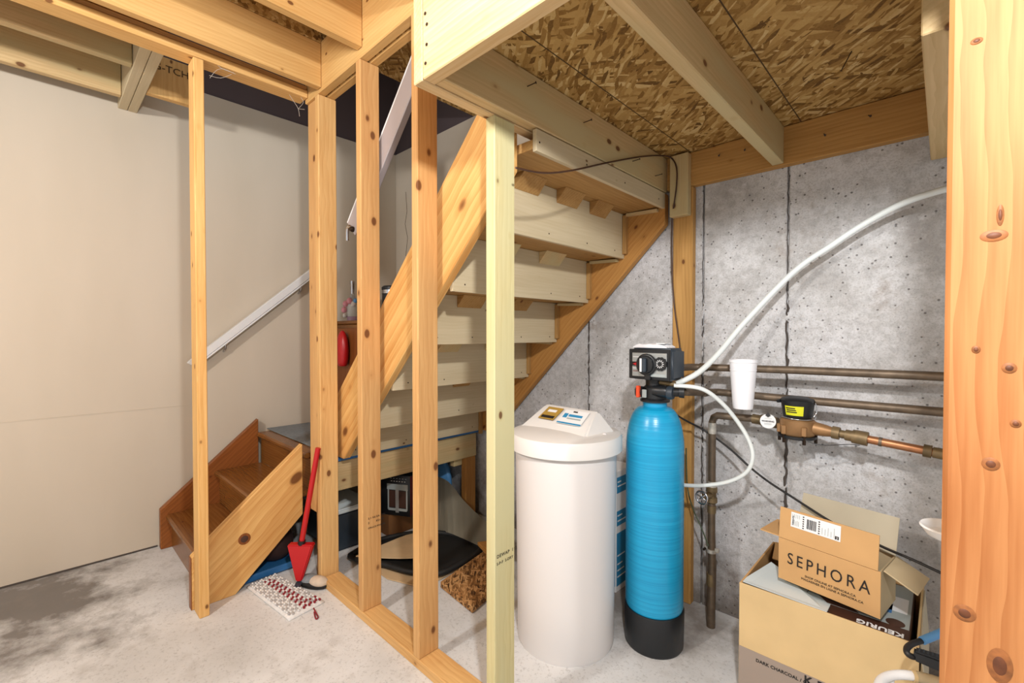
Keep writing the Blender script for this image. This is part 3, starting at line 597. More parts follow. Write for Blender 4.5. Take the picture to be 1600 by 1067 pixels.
# ================================================================== PIPES
def fitting(par, p, ax, r, L, mat, seg=18, name='coupling'):
    return lathe(name, [(r*.75, -L/2), (r, -L/2), (r, L/2), (r*.75, L/2)], p, mat, par, seg, ax)
YP = 1.93
p1 = thing('copper_pipe', 'upper tarnished copper pipe along the concrete wall above the meter', 'pipe', (-.3, YP, 1.08))
zA = P(1300, 581, Y=YP).z
tube('pipe', [(-.787, 1.70, 1.081), (-.787, 1.86, 1.081), (-.775, 1.905, 1.081), (-.74, YP, 1.081), (-.4, YP, zA), (.5, YP, zA+.004)], .0145, 'copper', p1, 14); fitting(p1, (-.787, 1.80, 1.081), (0, 1, 0), .018, .03, 'copper')
fitting(p1, (-.728, YP, 1.081), (1, 0, 0), .0175, .03, 'copper')
p2 = thing('copper_pipe', 'lower tarnished copper pipe passing behind the foam cup and meter', 'pipe', (-.3, YP, .98))
zB = P(1300, 629, Y=YP).z
tube('pipe', [(-.715, 1.70, 1.0), (-.705, 1.80, .99), (-.70, 1.88, .983), (-.67, YP, .982), (-.4, YP, zB), (.5, YP, zB)], .0145, 'copper', p2, 14); fitting(p2, (-.70, 1.86, .985), (0, 1, -.1), .018, .03, 'copper')
# water main: riser from the slab, gate valve, elbow, run to the meter
wm = thing('water_main', 'tarnished vertical copper water main with gate valve rising from the slab', 'pipe', (-.69, YP, 0))
mx = P(1112, 800, Y=YP).x; zE = P(1130, 650, Y=YP).z
tube('riser_pipe', [(mx, YP, 0), (mx, YP, .06), (mx+.004, YP, .25), (mx, YP, .4), (mx, YP, zE-.03), (mx+.006, YP, zE-.01), (mx+.022, YP, zE), (mx+.04, YP, zE), P(1190, 655, Y=YP)], [.017, .017, .016, .0145, .0145, .0145, .0145, .0145, .0145], 'copper', wm, 14)
for z, r, L, mt in ((zE-.055, .0155, .045, 'solder'), (P(1112, 757, Y=YP).z, .018, .03, 'solder'), (P(1112, 795, Y=YP).z, .017, .03, 'brass'), (P(1112, 860, Y=YP).z, .02, .014, 'solder'), (P(1112, 905, Y=YP).z, .018, .05, 'brass')): fitting(wm, (mx, YP, z), (0, 0, 1), r, L, mt)
zV = P(1110, 772, Y=YP).z
gv = lathe('gate_valve', [(.016, -.035), (.022, -.03), (.022, -.012), (.018, -.01), (.018, .01), (.022, .012), (.022, .03), (.016, .035)], (mx, YP, zV), 'brass', wm, 12)
tube('bonnet', [(mx, YP, zV), (mx-.012, YP-.05, zV), (mx-.015, YP-.06, zV)], [.014, .013, .008], 'brass', gv, 12)
hw = V((mx-.017, YP-.064, zV)); ax = V((-.25, -1, 0)).normalized(); sx_ = ax.cross(V((0, 0, 1))).normalized(); bm = bmesh.new()
pts = [hw+sx_*math.cos(k*math.pi/8)*.026+V((0, 0, 1))*math.sin(k*math.pi/8)*.026 for k in range(17)]
tube_bm(bm, pts, .004, 6, False)
for k in range(3): 
    a = k*math.pi/3+.3; q = sx_*math.cos(a)*.026+V((0, 0, 1))*math.sin(a)*.026; tube_bm(bm, [hw-q, hw+q], .003, 6)
m = centre(bm); link('valve_wheel', me_from(bm, 'valve_wheel'), 'chrome', gv, m, True)
zC = P(1112, 857, Y=YP).z
abox('ground_clamp', (mx-.028, mx+.03), (YP-.006, YP+.008), (zC-.009, zC+.007), 'solder', wm, .002); tube('clamp_screw', [(mx-.024, YP-.02, zC-.005), (mx-.024, YP+.01, zC-.005)], .005, 'steel', wm, 8)
gw = tube('ground_wire', [P(1072, 700, Y=1.95), P(1074, 760, Y=1.95), P(1083, 795, Y=1.93), P(1096, 825, Y=1.91), P(1107, 853, Y=1.905)], .0028, 'green_wire', None, 6, sm=6); tag(gw, 'thin dark green ground wire dropping to the pipe clamp', 'wire')
# ---- water meter
wt = thing('water_meter', 'bronze water meter with black domed register and yellow sticker', 'water meter', P(1245, 660, Y=1.92))
mc = P(1246, 664, Y=1.915)
tube('inlet_pipe', [P(1176, 654, Y=YP), P(1188, 656, Y=YP), P(1190, 656, Y=YP), P(1203, 658, Y=1.925), P(1214, 661, Y=1.92)], [.019, .019, .022, .021, .021], 'brass', wt, 12)
bdy = lathe('meter_body', [(0, -.034), (.052, -.034), (.056, -.028), (.056, .018), (.05, .026), (0, .026)], mc, 'bronze', wt, 32)
tube('outlet', [mc+V((.04, 0, -.004)), mc+V((.085, 0, -.008)), mc+V((.105, -.002, -.010))], [.026, .021, .017], 'bronze', wt, 14)
lathe('bottom_plate', [(0, -.046), (.056, -.046), (.06, -.043), (.06, -.0345), (0, -.0345)], mc, 'black', wt, 32)
for a in (-2.2, -1.0, .2, 3.4):
    b_ = mc+V((math.cos(a)*.056, math.sin(a)*.056, 0)); abox('bolt_lug', (b_.x-.008, b_.x+.008), (b_.y-.008, b_.y+.008), (mc.z-.03, mc.z+.002), 'bronze', wt, .002); tube('bolt', [b_+V((0, 0, -.06)), b_+V((0, 0, -.03))], .006, 'steel', wt, 6)
rg = lathe('register', [(0, .027), (.042, .027), (.046, .034), (.053, .085), (.055, .092), (.05, .098), (.03, .104), (0, .106)], mc, 'black', wt, 36)
bm = bmesh.new()                                                    # wire bail round the register
tube_bm(bm, [mc+V((math.cos(a*.2)*.056, math.sin(a*.2)*.056, .034-.006*math.sin(a*.2+2.6))) for a in range(-16, 17)], .0018, 6)
tube_bm(bm, spline([mc+V((.052, -.018, .036)), mc+V((.062, -.012, .06)), mc+V((.056, -.01, .088))], 6), .0018, 6)
m = centre(bm); link('wire_bail', me_from(bm, 'wire_bail'), 'chrome', wt, m, True)
tube('hinge', [mc+V((-.062, -.012, .083)), mc+V((-.05, -.02, .086))], .006, 'black', wt, 8)
bm = bmesh.new()                                                    # yellow sticker wrapped on the register
for k in range(9):
    a = math.radians(-126+k*8.5); rr0, rr1 = .0478, .0532
    bm.verts.new(mc+V((math.cos(a)*rr0, math.sin(a)*rr0, .040))); bm.verts.new(mc+V((math.cos(a)*rr1, math.sin(a)*rr1, .074)))
bm.verts.ensure_lookup_table()
for k in range(8): bm.faces.new((bm.verts[2*k], bm.verts[2*k+2], bm.verts[2*k+3], bm.verts[2*k+1]))
m = centre(bm); link('sticker', me_from(bm, 'sticker'), 'yellow', rg, m)
for k, (a0, a1, z_) in enumerate(((-121, -87, .064), (-119, -84, .057), (-121, -81, .050))):
    bm = bmesh.new(); vs = []
    for j in range(6):
        a = math.radians(a0+(a1-a0)*j/5)
        for dz in (0, .004):
            rr = .0486+(z_+dz-.040)/.034*.0054; vs.append(bm.verts.new(mc+V((math.cos(a)*rr, math.sin(a)*rr, z_+dz))))
    for j in range(5): bm.faces.new((vs[2*j], vs[2*j+2], vs[2*j+3], vs[2*j+1]))
    m = centre(bm); link('print_line', me_from(bm, 'print_line'), 'ink', rg, m)
o0 = mc+V((.105, -.002, -.010)); o1 = P(1470, 709, Y=1.90); dr = (o1-o0).normalized()
def seg(s0, s1, r, mat, name, n=12): return tube(name, [o0+dr*s0, o0+dr*s1], r, mat, wt, n)
seg(0, .022, .022, 'brass', 'union_nut', 8); seg(.022, .04, .014, 'brass', 'nipple'); seg(.038, .058, .019, 'brass', 'union_nut', 8); seg(.058, .066, .023, 'brass', 'union_nut', 10); seg(.066, .10, .024, 'brass', 'union_nut', 8)
Lr = (o1-o0).length; seg(.10, Lr+.3, .0135, 'copper_new', 'outlet_pipe', 14); seg(.128, .137, .0150, 'copper', 'coupling', 14); seg(Lr-.04, Lr-.02, .020, 'brass', 'union_nut', 8); seg(Lr-.018, Lr+.03, .017, 'brass', 'coupling', 10)
tube('seal_wire', spline([mc+V((.03, -.05, -.04)), mc+V((.08, -.045, -.052)), o0+dr*.05+V((0, -.01, -.028)), o0+dr*.08+V((0, -.02, -.022))], 5), .0014, 'cable', wt, 5)
tg = thing('warning_tag', 'round white paper warning tag tied on the meter inlet', 'tag', P(1200, 657, Y=1.895))
tc_ = P(1200, 658, Y=1.895); nrm = V((.15, -1, .1)).normalized()
lathe('disc', [(0, .001), (.0265, .001), (.0265, 0), (0, 0)], tc_, 'paper', tg, 28, nrm)
rgt = V((1, .15, 0)).normalized(); upv = nrm.cross(rgt)
text('print', 'WARNING', .0085, tc_+nrm*.0014-upv*.003, rgt, upv, 'ink', tg, 1.0, None, .0002, 'CENTER')
for k in (-.013, -.009, .009): decal('print_line', tc_+nrm*.0014-rgt*.012+upv*k, rgt*.024, upv*.0013, 'grey_print', tg)
prism('tie', [tc_+upv*.034+nrm*.003, tc_+upv*.022-rgt*.009+nrm*.003, tc_+upv*.015+nrm*.003, tc_+upv*.022+rgt*.009+nrm*.003], nrm*.003, 'cable', tg, rgt, 0)
# ---- foam cup hooked on the pipes
cp = thing('foam_cup', 'tall white foam cup hooked in front of the copper pipes', 'cup', P(1161, 638, Y=1.86))
cpc = P(1161, 600, Y=1.862); zt, zb = P(1161, 562, Y=1.862).z, P(1161, 638, Y=1.862).z
lathe('cup', [(0, zb), (.034, zb), (.0355, zb+.006), (.0475, zt-.012), (.0495, zt-.010), (.0495, zt), (.0455, zt), (.045, zt-.01), (.034, zb+.01), (0, zb+.01)], (cpc.x, cpc.y, 0), 'foam', cp, 40)
for z in (zt-.03, zt-.042): lathe('ridge', [(.0455, z), (.0468, z+.002), (.046, z+.004)], (cpc.x, cpc.y, 0), 'foam', cp, 40)
tube('wire_hook', [(cpc.x, cpc.y+.046, zt-.03), (cpc.x, cpc.y+.052, zt-.025), (cpc.x, YP, zA+.0165), (cpc.x, YP+.016, zA)], .0012, 'chrome', cp, 6)
# ---- salt carton behind the tanks
sc_ = thing('salt_carton', 'blue and white carton standing on the slab behind the brine tank', 'carton', (-1.26, 1.95, 0))
abox('carton_body', (-1.40, -1.105), (1.87, 2.04), (0, .575), 'paper', sc_, .003)
for z0, z1, mt in ((.03, .28, 'blue_p'), (.315, .385, 'blue_p'), (.47, .545, 'blue_p')):
    abox('print_panel', (-1.395, -1.11), (1.8685, 1.87), (z0, z1), mt, sc_, 0); abox('print_panel', (-1.105, -1.1038), (1.875, 2.035), (z0, z1), mt, sc_, 0)
for z in (.07, .1, .13, .17, .335, .36, .5, .52): abox('print_line', (-1.1038, -1.1032), (1.88, 1.88+random.uniform(.03, .09)), (z, z+.006), 'paper', sc_, 0)

# ================================================================== CARTONS
bxx, bxy, bzt = (-.481, -.038), (1.595, 2.003), .40
bc = thing('large_carton', 'big open tan cardboard carton with mauve printed lower half', 'carton', (-.26, 1.8, 0))
fr = abox('front_panel', bxx, (bxy[0], bxy[0]+.006), (0, bzt), 'cardboard_l', bc, .001); abox('back_panel', bxx, (bxy[1]-.006, bxy[1]), (0, bzt), 'cardboard', bc, .001)
abox('side_panel', (bxx[0], bxx[0]+.006), (bxy[0]+.006, bxy[1]-.006), (0, bzt), 'cardboard', bc, .001); abox('side_panel', (bxx[1]-.006, bxx[1]), (bxy[0]+.006, bxy[1]-.006), (0, bzt), 'cardboard_l', bc, .001)
abox('bottom_panel', (bxx[0]+.007, bxx[1]-.007), (bxy[0]+.007, bxy[1]-.007), (.001, .007), 'cardboard', bc, 0)
abox('printed_band', (bxx[0]+.001, bxx[1]-.001), (bxy[0]-.0008, bxy[0]-.0002), (.004, .192), 'mauve_print', fr, 0)
text('carton_print', 'DARK CHARCOAL / GREY', .0140, P(1181, 1033, Y=bxy[0]-.0008), (1, 0, 0), (0, 0, 1), 'ink', fr, 1.02, None, .0003)
text('carton_print', 'K-DUO', .034, P(1256, 1066, Y=bxy[0]-.0008), (1, 0, 0), (0, 0, 1), 'ink', fr, 1.0, None, .0008)
abox('print_panel', (bxx[0]-.0006, bxx[0]-.0001), (bxy[0]+.01, bxy[1]-.01), (.004, .192), 'mauve_print', bc, 0)
# flaps of the large carton: white inner sheet dropping in at the front, torn tan flap on the right
prism('white_inner_flap', [P(1158, 908, Z=.397), P(1292, 957, Z=.397), P(1300, 941, Z=.372), P(1255, 916, Z=.372), P(1205, 879, Z=.385)], (0, 0, .003), 'paper_b', bc, (1, 0, 0), 0, label='white inner flap')
prism('side_flap', [(bxx[1]+.0005, bxy[0]+.01, bzt), (bxx[1]+.0005, bxy[1]-.05, bzt), (bxx[1]+.012, bxy[1]-.05, bzt-.14), (bxx[1]+.016, bxy[0]+.01, bzt-.17)], (.003, 0, .0005), 'cardboard_g', bc, (0, 1, 0), 0)
prism('back_flap', [(bxx[0]+.01, bxy[1]-.006, bzt), (bxx[0]+.25, bxy[1]-.006, bzt), (bxx[0]+.24, bxy[1]-.09, bzt-.03), (bxx[0]+.02, bxy[1]-.09, bzt-.03)], (0, 0, .004), 'cardboard', bc, (1, 0, 0), 0)
# carton inside it
kc_ = thing('coffee_maker_carton', 'dark brown and grey printed carton sitting inside the big open carton', 'carton', (-.19, 1.8, .008))
kx, ky, kz = (-.315, -.058), (1.612, 1.985), .382
kb = abox('carton_body', kx, ky, (.009, kz), 'brown_print', kc_, .002)
decal('print_panel', (kx[0]+.004, ky[0]+.003, kz+.0002), (kx[1]-kx[0]-.008, 0, 0), (0, .075, 0), 'brown_print', kb)
decal('print_panel', (kx[0]+.004, ky[0]+.080, kz+.0002), (kx[1]-kx[0]-.008, 0, 0), (0, .285, 0), 'grey_print', kb)
decal('print_panel', (-.115, ky[0]+.17, kz+.0010), (.045, 0, 0), (0, .10, 0), 'paper', kb); decal('print_panel', (-.14, ky[0]+.15, kz+.0010), (.035, 0, 0), (0, .06, 0), 'blue_d', kb)
prism('print_panel', [(kx[0]+.06, ky[0]+.080, kz+.001), (kx[0]+.14, ky[0]+.080, kz+.001), (kx[0]+.10, ky[0]+.13, kz+.001), (kx[0]+.02, ky[0]+.13, kz+.001)], (0, 0, .0006), 'brown_print', kb, (1, 0, 0), 0)
lathe('print_disc', [(0, .0014), (.022, .0014), (.022, 0)], (kx[1]-.035, ky[0]+.098, kz), 'brown_print', kb, 24)
text('carton_print', 'KEURIG', .030, (kx[1]-.012, ky[0]+.045, kz+.0012), (-1, 0, 0), (0, -1, 0), 'paper', kb, 1.05, None, .0009, 'LEFT', 1.0)
# smaller parcel box on top
sb = thing('parcel_box', 'open tan parcel box with printed front and shipping label resting on the cartons', 'box', (-.25, 1.72, .405))
u0, u1 = V((-.39, 1.694, .412)), V((-.123, 1.653, .406)); uu = (u1-u0); un = uu.normalized(); vn = V((.152, .988, 0)); wn = V((0, 0, 1)); D, HT = .155, .135
def slab(name, o, a, b, mat, par=sb, t=.004, label=None): return prism(name, [o, V(o)+a, V(o)+a+b, V(o)+b], a.cross(b).normalized()*-t, mat, par, a, 0, label)
fpn = slab('front_panel', u0, uu, wn*HT, 'cardboard'); slab('back_panel', u0+vn*D, uu, wn*HT, 'cardboard_in'); slab('bottom_panel', u0+vn*.004+wn*.004, uu, vn*(D-.004), 'cardboard_in')
slab('side_panel', u1+vn*.004, vn*(D-.004), wn*HT, 'cardboard_in'); slab('side_panel', u0+vn*(D), -vn*(D-.004), wn*HT, 'cardboard_in')
ff = slab('front_flap', u0+wn*(HT+.0015), uu*.975, wn*.098+vn*.012, 'cardboard')
slab('back_flap', u0+vn*D+wn*(HT+.001)+un*.0, uu*1.0, wn*.100+vn*.060-un*.004, 'cardboard_g', label='greyish raised rear flap')
slab('side_flap', u1+wn*(HT+.001)+un*.003+vn*.012, vn*(D-.02), un*.075-wn*.035-vn*.0, 'cardboard_in'); slab('side_flap', u0+wn*(HT-.001)-un*.002+vn*(D-.012), -vn*(D-.02), -un*.06+wn*.0, 'cardboard')
text('box_print', 'SEPHORA', .052, u0+un*.026+wn*.060-vn*.0006, un, wn, 'ink', fpn, 1.36, None, .0, 'LEFT', .79)
text('box_print', 'SHOP ONLINE AT SEPHORA.CA', .0095, u0+un*.078+wn*.036-vn*.0006, un, wn, 'ink', fpn, 1.0); text('box_print', 'MAGASINER EN LIGNE A SEPHORA.CA', .0095, u0+un*.068+wn*.025-vn*.0006, un, wn, 'ink', fpn, 1.0)
fu = (wn*.098+vn*.012).normalized(); fo = u0+wn*(HT+.0015)-vn*.0012
lab = slab('shipping_label', fo+un*.034+fu*.046-vn*.0004, un*.137, fu*.047, 'paper', ff, .0006)
def onl(s, t, ws, ht, mat='ink'): slab('print_line', fo+un*(.034+s)+fu*(.046+t)-vn*.0014, un*ws, fu*ht, mat, lab, .0004)
x_ = .046
while x_ < .072:
    wdt = random.choice((.0008, .0014, .002)); onl(x_, .008, wdt, .030); x_ += wdt+random.choice((.0008, .0012, .0016))
for k in range(6): onl(.034, .004+k*.007, .004, .0035); onl(.078, .004+k*.007, .004, .0035)
for k in range(5): onl(.006+k*.004, .006, .0012, random.uniform(.01, .02), 'grey_print'); onl(.004+k*.005, .03, .0012, .012, 'grey_print')
for k in range(5): onl(.088+k*.008, .006, .0012, random.uniform(.015, .03), 'grey_print')
onl(.123, .004, .010, .010); text('label_print', '2', .010, fo+un*.160+fu*.0515-vn*.0020, un, fu, 'paper', lab); text('label_print', 'TORONTO', .006, fo+un*.043+fu*.052-vn*.0016, fu, -un, 'ink', lab)

# ---- white pail, corded tool and dish beside the post
pl_ = thing('hoop_stand', 'white tubular hoop stand in front of the big open carton', 'stand', (.01, 1.36, 0))
lathe('hoop', [(.112+.0105*math.cos(a*math.pi/6), .392+.0105*math.sin(a*math.pi/6)) for a in range(13)], (.01, 1.36, 0), 'white', pl_, 48, ang=80)
for a_ in (.4, 2.6, 4.6): tube('leg', [(.01+.112*math.cos(a_), 1.36+.112*math.sin(a_), .385), (.01+.13*math.cos(a_), 1.36+.13*math.sin(a_), .0)], .009, 'white', pl_, 10)
tube('sleeve', [(.01+.112*math.cos(q), 1.36+.112*math.sin(q), .392) for q in (2.05, 1.9, 1.75, 1.6, 1.45)], .0122, 'cardboard_in', pl_, 12); tube('sleeve_ring', [(.01+.112*math.cos(q), 1.36+.112*math.sin(q), .392) for q in (2.10, 2.04)], .0135, 'cardboard_l', pl_, 12)
tl = thing('corded_connector', 'black corded connector with a blue sleeve lying across the white hoop', 'cable', (-.03, 1.42, .405))
zt_ = .425
tube('cord', [P(1500, 975, Z=.455), P(1463, 992, Z=.45), P(1440, 1001, Z=.44), P(1425, 1006, Z=.435), P(1417, 1013, Z=.43), P(1418, 1021, Z=.425), P(1426, 1026, Z=.42), P(1436, 1026, Z=.42)], .007, 'cable', tl, 10, sm=5)
tube('blue_sleeve', [P(1500, 974, Z=.456), P(1470, 989, Z=.452), P(1441, 1001, Z=.442)], .0095, 'cable_blue', tl, 12)
a = P(1428, 1024, Z=.42); b = P(1490, 1046, Z=.422); d = (b-a).normalized(); s_ = d.cross(wn).normalized()
hexa('grip', [a-s_*.014-wn*.006, a+s_*.016-wn*.006, b+s_*.024-wn*.008, b-s_*.020-wn*.008], [a-s_*.012+wn*.018, a+s_*.012+wn*.018, b+s_*.018+wn*.02, b-s_*.016+wn*.02], 'black', tl, .004)
for k in range(7): q = a+d*(.010+k*.008)+wn*.018; board('grip_rib', q-s_*.009, q+s_*.007, d, .003, .003, 'navy', tl, .0005)
dsh = thing('dish', 'small shallow white plastic dish held behind the fir post', 'dish', (.02, 1.2, .83))
lathe('bowl', [(0, .828), (.025, .828), (.038, .834), (.046, .846), (.049, .849), (.047, .852), (.043, .850), (.036, .839), (.02, .833), (0, .833)], (.017, 1.197, 0), 'white', dsh, 32)
tube('arm', [(.05, .984, .835), (.05, 1.08, .835), (.035, 1.16, .838)], .006, 'white', dsh, 8)

# ================================================================== MOP AND SLIPPER
mp_ = thing('mop', 'red spray mop standing on a white and red chenille pad', 'mop', (-2.2, .8, 0))
q4 = [P(x, y, Z=.012) for x, y in ((385, 915), (430, 896), (507, 938), (452, 967))]
bm = bmesh.new(); n1, n2 = 16, 8; gr = {}
def padp(s, t): return (q4[0]*(1-t)+q4[1]*t)*(1-s)+(q4[3]*(1-t)+q4[2]*t)*s
for i in range(n1+1):
    for j in range(n2+1):
        p = padp(i/n1, j/n2); e = min(i, n1-i, j*1.0, n2-j); p.z = .017 if e >= 1 else .008; gr[i, j] = bm.verts.new(p)
for i in range(n1):
    for j in range(n2): bm.faces.new((gr[i, j], gr[i+1, j], gr[i+1, j+1], gr[i, j+1]))
g = bmesh.ops.extrude_face_region(bm, geom=bm.faces[:])
for v in [q for q in g['geom'] if isinstance(q, bmesh.types.BMVert)]: v.co.z = .001
m = centre(bm); pd = link('pad', me_from(bm, 'pad'), 'cloth_w', mp_, m, True)
tuft = {'cloth_w': bmesh.new(), 'cloth_r': bmesh.new(), 'cloth_gr': bmesh.new()}
for i in range(1, 24):
    for j in range(1, 13):
        s, t = i/24+(.5/24 if j % 2 else 0)*.9, j/13
        if s > .975: continue
        red = .42 < t < .72 and s > .12 or (s > .86 and t > .5); p = padp(s, t); key = 'cloth_r' if red and (i+j) % 2 else ('cloth_gr' if (i+2*j) % 3 == 0 else 'cloth_w')
        bmesh.ops.create_icosphere(tuft[key], subdivisions=1, radius=.0075, matrix=Matrix.Translation((p.x, p.y, .018)) @ Matrix.Diagonal((1.25, .8, .8, 1)))
for key, b_ in tuft.items():
    m = centre(b_); o = link('chenille_tufts', me_from(b_, 'chenille_tufts'), key, pd, m, True); o['kind'] = 'stuff'
tube('hang_loop', spline([P(490, 950, Z=.012), P(494, 958, Z=.006), P(497, 964, Z=.005), P(494, 967, Z=.004), P(492, 962, Z=.005), P(491, 956, Z=.006)], 4), .003, 'cloth_r', pd, 6)
t0 = P(468, 907, Z=.03); pt = P(497, 700, Y=.935); ptd = (P(471, 850, Y=.875)-t0)
c1 = P(471, 849, Y=.88)
xd = rt.copy(); fd = V((rt.y, -rt.x, 0))
def tri(c, hw_, th): return [c-xd*hw_-fd*th, c+xd*hw_-fd*th, c+xd*hw_+fd*th, c-xd*hw_+fd*th]
hexa('mop_head', tri(t0, .014, .012), tri(c1, .062, .020), 'red', mp_, .005); hexa('swivel', tri(P(465, 915, Z=.022), .016, .014), tri(t0-V((0, 0, .002)), .014, .012), 'navy', mp_, .003)
tube('collar', [c1+V((0, 0, -.004)), c1+(pt-c1).normalized()*.016], .0175, 'black', mp_, 14); tube('pole', [c1+(pt-c1).normalized()*.016, pt], .0125, 'red', mp_, 14)
sl = thing('slipper', 'cream and grey cloth slipper lying between mop pad and bottom plate', 'slipper', P(485, 920, Z=0))
def blob(name, c, r, mat, par, rotz=0.0, sub=3):
    bm = bmesh.new(); bmesh.ops.create_icosphere(bm, subdivisions=sub, radius=1.0)
    for v in bm.verts: v.co = V((v.co.x*r[0], v.co.y*r[1], max(v.co.z, -.75)*r[2]))
    return link(name, me_from(bm, name), mat, par, Matrix.Translation(V(c)) @ Matrix.Rotation(rotz, 4, 'Z'), True)
c_ = P(490, 909, Z=.022); blob('sole', c_+V((0, 0, -.006)), (.082, .038, .021), 'rubber', sl, YAW*.6); blob('upper', c_+V((-.02, -.005, .006)), (.058, .034, .024), 'cloth_g', sl, YAW*.6); blob('toe_cap', c_+V((.026, .012, .008)), (.052, .033, .024), 'cloth_t', sl, YAW*.6)

# ================================================================== UNDER THE STAIRS
af = thing('appliance_carton', 'black air fryer carton with printed picture under the landing', 'carton', (-2.5, 1.47, .135))
lowb = abox('low_carton', (-2.85, -2.40), (1.45, 1.72), (.001, .13), 'cardboard_d'); 
lowb.name = 'flat_carton'; MW['flat_carton'] = MW['low_carton']; tag(lowb, 'flat brown carton lying on the slab beneath the black carton', 'carton')
A0 = P(590, 802, Z=.132); B0 = P(641, 808, Z=.132); ud = V((B0.x-A0.x, B0.y-A0.y, 0)); uL = ud.length; un2 = ud.normalized(); vn2 = V((-un2.y, un2.x, 0)); vn2 = vn2 if vn2.dot(fw) > 0 else -vn2
ca = rbox('carton_body', A0, ud, vn2*.2, V((0, 0, .245)), 'black', af, .002, 1)
def afd(s0, s1, z0, z1, mat, lift=.0008): decal('print_panel', A0+ud*s0+V((0, 0, z0))-vn2*lift, ud*(s1-s0), V((0, 0, z1-z0)), mat, ca, .0006)
afd(.30, .93, .155, .19, 'grey_print'); afd(.32, .36, .035, .155, 'grey_print'); afd(.88, .92, .035, .155, 'grey_print'); afd(.34, .90, .03, .045, 'grey_print'); afd(.36, .88, .05, .15, 'brown_print'); afd(.56, .66, .02, .155, 'silver', .0018)
for k in range(6): afd(.42+.08*k, .46+.08*k, .205, .209, 'paper'); afd(.40+.09*k, .44+.09*k, .222, .225, 'grey_print')
decal('print_panel', B0+un2*.0006+V((0, 0, .005)), vn2*.19, V((0, 0, .235)), 'dark_red', ca)
# rubber mat with rolled rim, tan mats below and above
def blobpoly(pix_, z, n=6): return spline([P(x, y, Z=z) for x, y in pix_]+[P(*pix_[0], Z=z)], n)[:-1]
tm = prism('cardboard_sheet', [P(x, y, Z=.003) for x, y in ((552, 868), (600, 850), (700, 845), (752, 868), (690, 905), (655, 918), (605, 905))], (0, 0, .006), 'tan', None, (1, 0, 0), 0); tag(tm, 'tan cardboard sheet lying flat on the slab under the black mat', 'cardboard')
rm = thing('rubber_mat', 'black rubber boot mat with raised rim on the slab under the stairs', 'mat', P(670, 870, Z=0))
op = blobpoly(((546, 872), (590, 848), (650, 836), (705, 838), (748, 856), (745, 868), (690, 899), (640, 897), (600, 886), (565, 880)), .020)
bs = prism('base', op, (0, 0, .008), 'rubber', rm, (1, 0, 0), 0)
bm = bmesh.new(); tube_bm(bm, op+[op[0]], .014, 8, False)
for v in bm.verts: v.co.z += .014
m = centre(bm); link('rim', me_from(bm, 'rim'), 'rubber', rm, m, True)
tp = prism('felt_pad', blobpoly(((556, 870), (598, 852), (645, 835), (668, 846), (668, 868), (625, 873)), .050, 4), (0, 0, .006), 'tan', None, (1, 0, 0), 0); tag(tp, 'tan felt pad lying on top of the black rubber mat', 'mat')
# curved cardboard leaning under the flight
bm = bmesh.new(); top = spline([P(676, 742, Y=1.94), P(700, 752, Y=1.92), P(725, 782, Y=1.88), P(760, 815, Y=1.80), P(800, 838, Y=1.74)], 5); bot = spline([P(676, 826, Z=.045), P(700, 832, Z=.045), P(725, 842, Z=.045), P(760, 858, Z=.045), P(800, 872, Z=.045)], 5); vs = []
for a_, b_ in zip(top, bot): vs.append((bm.verts.new(a_), bm.verts.new(b_)))
for k in range(len(vs)-1): bm.faces.new((vs[k][0], vs[k+1][0], vs[k+1][1], vs[k][1]))
bmesh.ops.solidify(bm, geom=bm.faces[:], thickness=.006); m = centre(bm); cb = link('curved_cardboard', me_from(bm, 'curved_cardboard'), 'cardboard_g', None, m, True); tag(cb, 'curved sheet of grey-brown cardboard leaning beneath the upper flight', 'cardboard')
os_ = prism('strand_board_offcut', [P(688, 918, Z=.002), P(738, 959, Z=.002), P(800, 905, Z=.002), P(757, 868, Z=.002)], (0, 0, .03), 'osb_d', None, (1, 0, 0), .003); tag(os_, 'scrap of dark strand board lying on the slab behind the studs', 'board')
ob = prism('wood_offcut', [P(746, 852, Z=.051), P(782, 848, Z=.051), P(802, 867, Z=.051), P(766, 874, Z=.051)], (0, 0, .02), 'stringer_d', None, (1, 0, 0), .002); tag(ob, 'small wood offcut lying against the curved cardboard', 'board')
bb = blob('plastic_bag', (-2.60, 1.985, .30), (.12, .045, .20), 'teal', None); 
for v in bb.data.vertices: v.co += V((math.sin(v.co.z*70)*.006, math.sin(v.co.x*60+v.co.z*40)*.006, math.sin(v.co.y*90)*.006))
bb.matrix_basis.translation.z = .157; tag(bb, 'pale blue plastic bag slumped against the foundation under the landing', 'bag'); bb.data.materials.clear(); bb.data.materials.append(M['cable_blue'])
# clutter below the short flight
bs2 = prism('plastic_tarp', [(-2.80, .72, .004), (-2.44, .68, .004), (-2.44, .96, .004), (-2.80, 1.0, .004)], (0, 0, .035), 'blue_d', None, (1, 0, 0), .006); tag(bs2, 'folded blue plastic tarp on the slab beneath the short flight', 'tarp')
dbg = blob('fabric_bag', (-2.60, .86, .041+.075), (.15, .10, .10), 'dark_bag', None); tag(dbg, 'dark maroon fabric bag slumped on the folded blue tarp', 'bag')
tt = thing('storage_tote', 'teal plastic storage tote pushed under the landing', 'tote', (-2.6, 1.2, 0))
hexa('tub', [(-2.80, 1.13, .001), (-2.44, 1.13, .001), (-2.44, 1.34, .001), (-2.80, 1.34, .001)], [(-2.82, 1.12, .22), (-2.42, 1.12, .22), (-2.42, 1.35, .22), (-2.82, 1.35, .22)], 'navy', tt, .01); hexa('lid', [(-2.83, 1.11, .2205), (-2.41, 1.11, .2205), (-2.41, 1.36, .2205), (-2.83, 1.36, .2205)], [(-2.825, 1.115, .245), (-2.415, 1.115, .245), (-2.415, 1.355, .245), (-2.825, 1.355, .245)], 'paper_b', tt, .006)
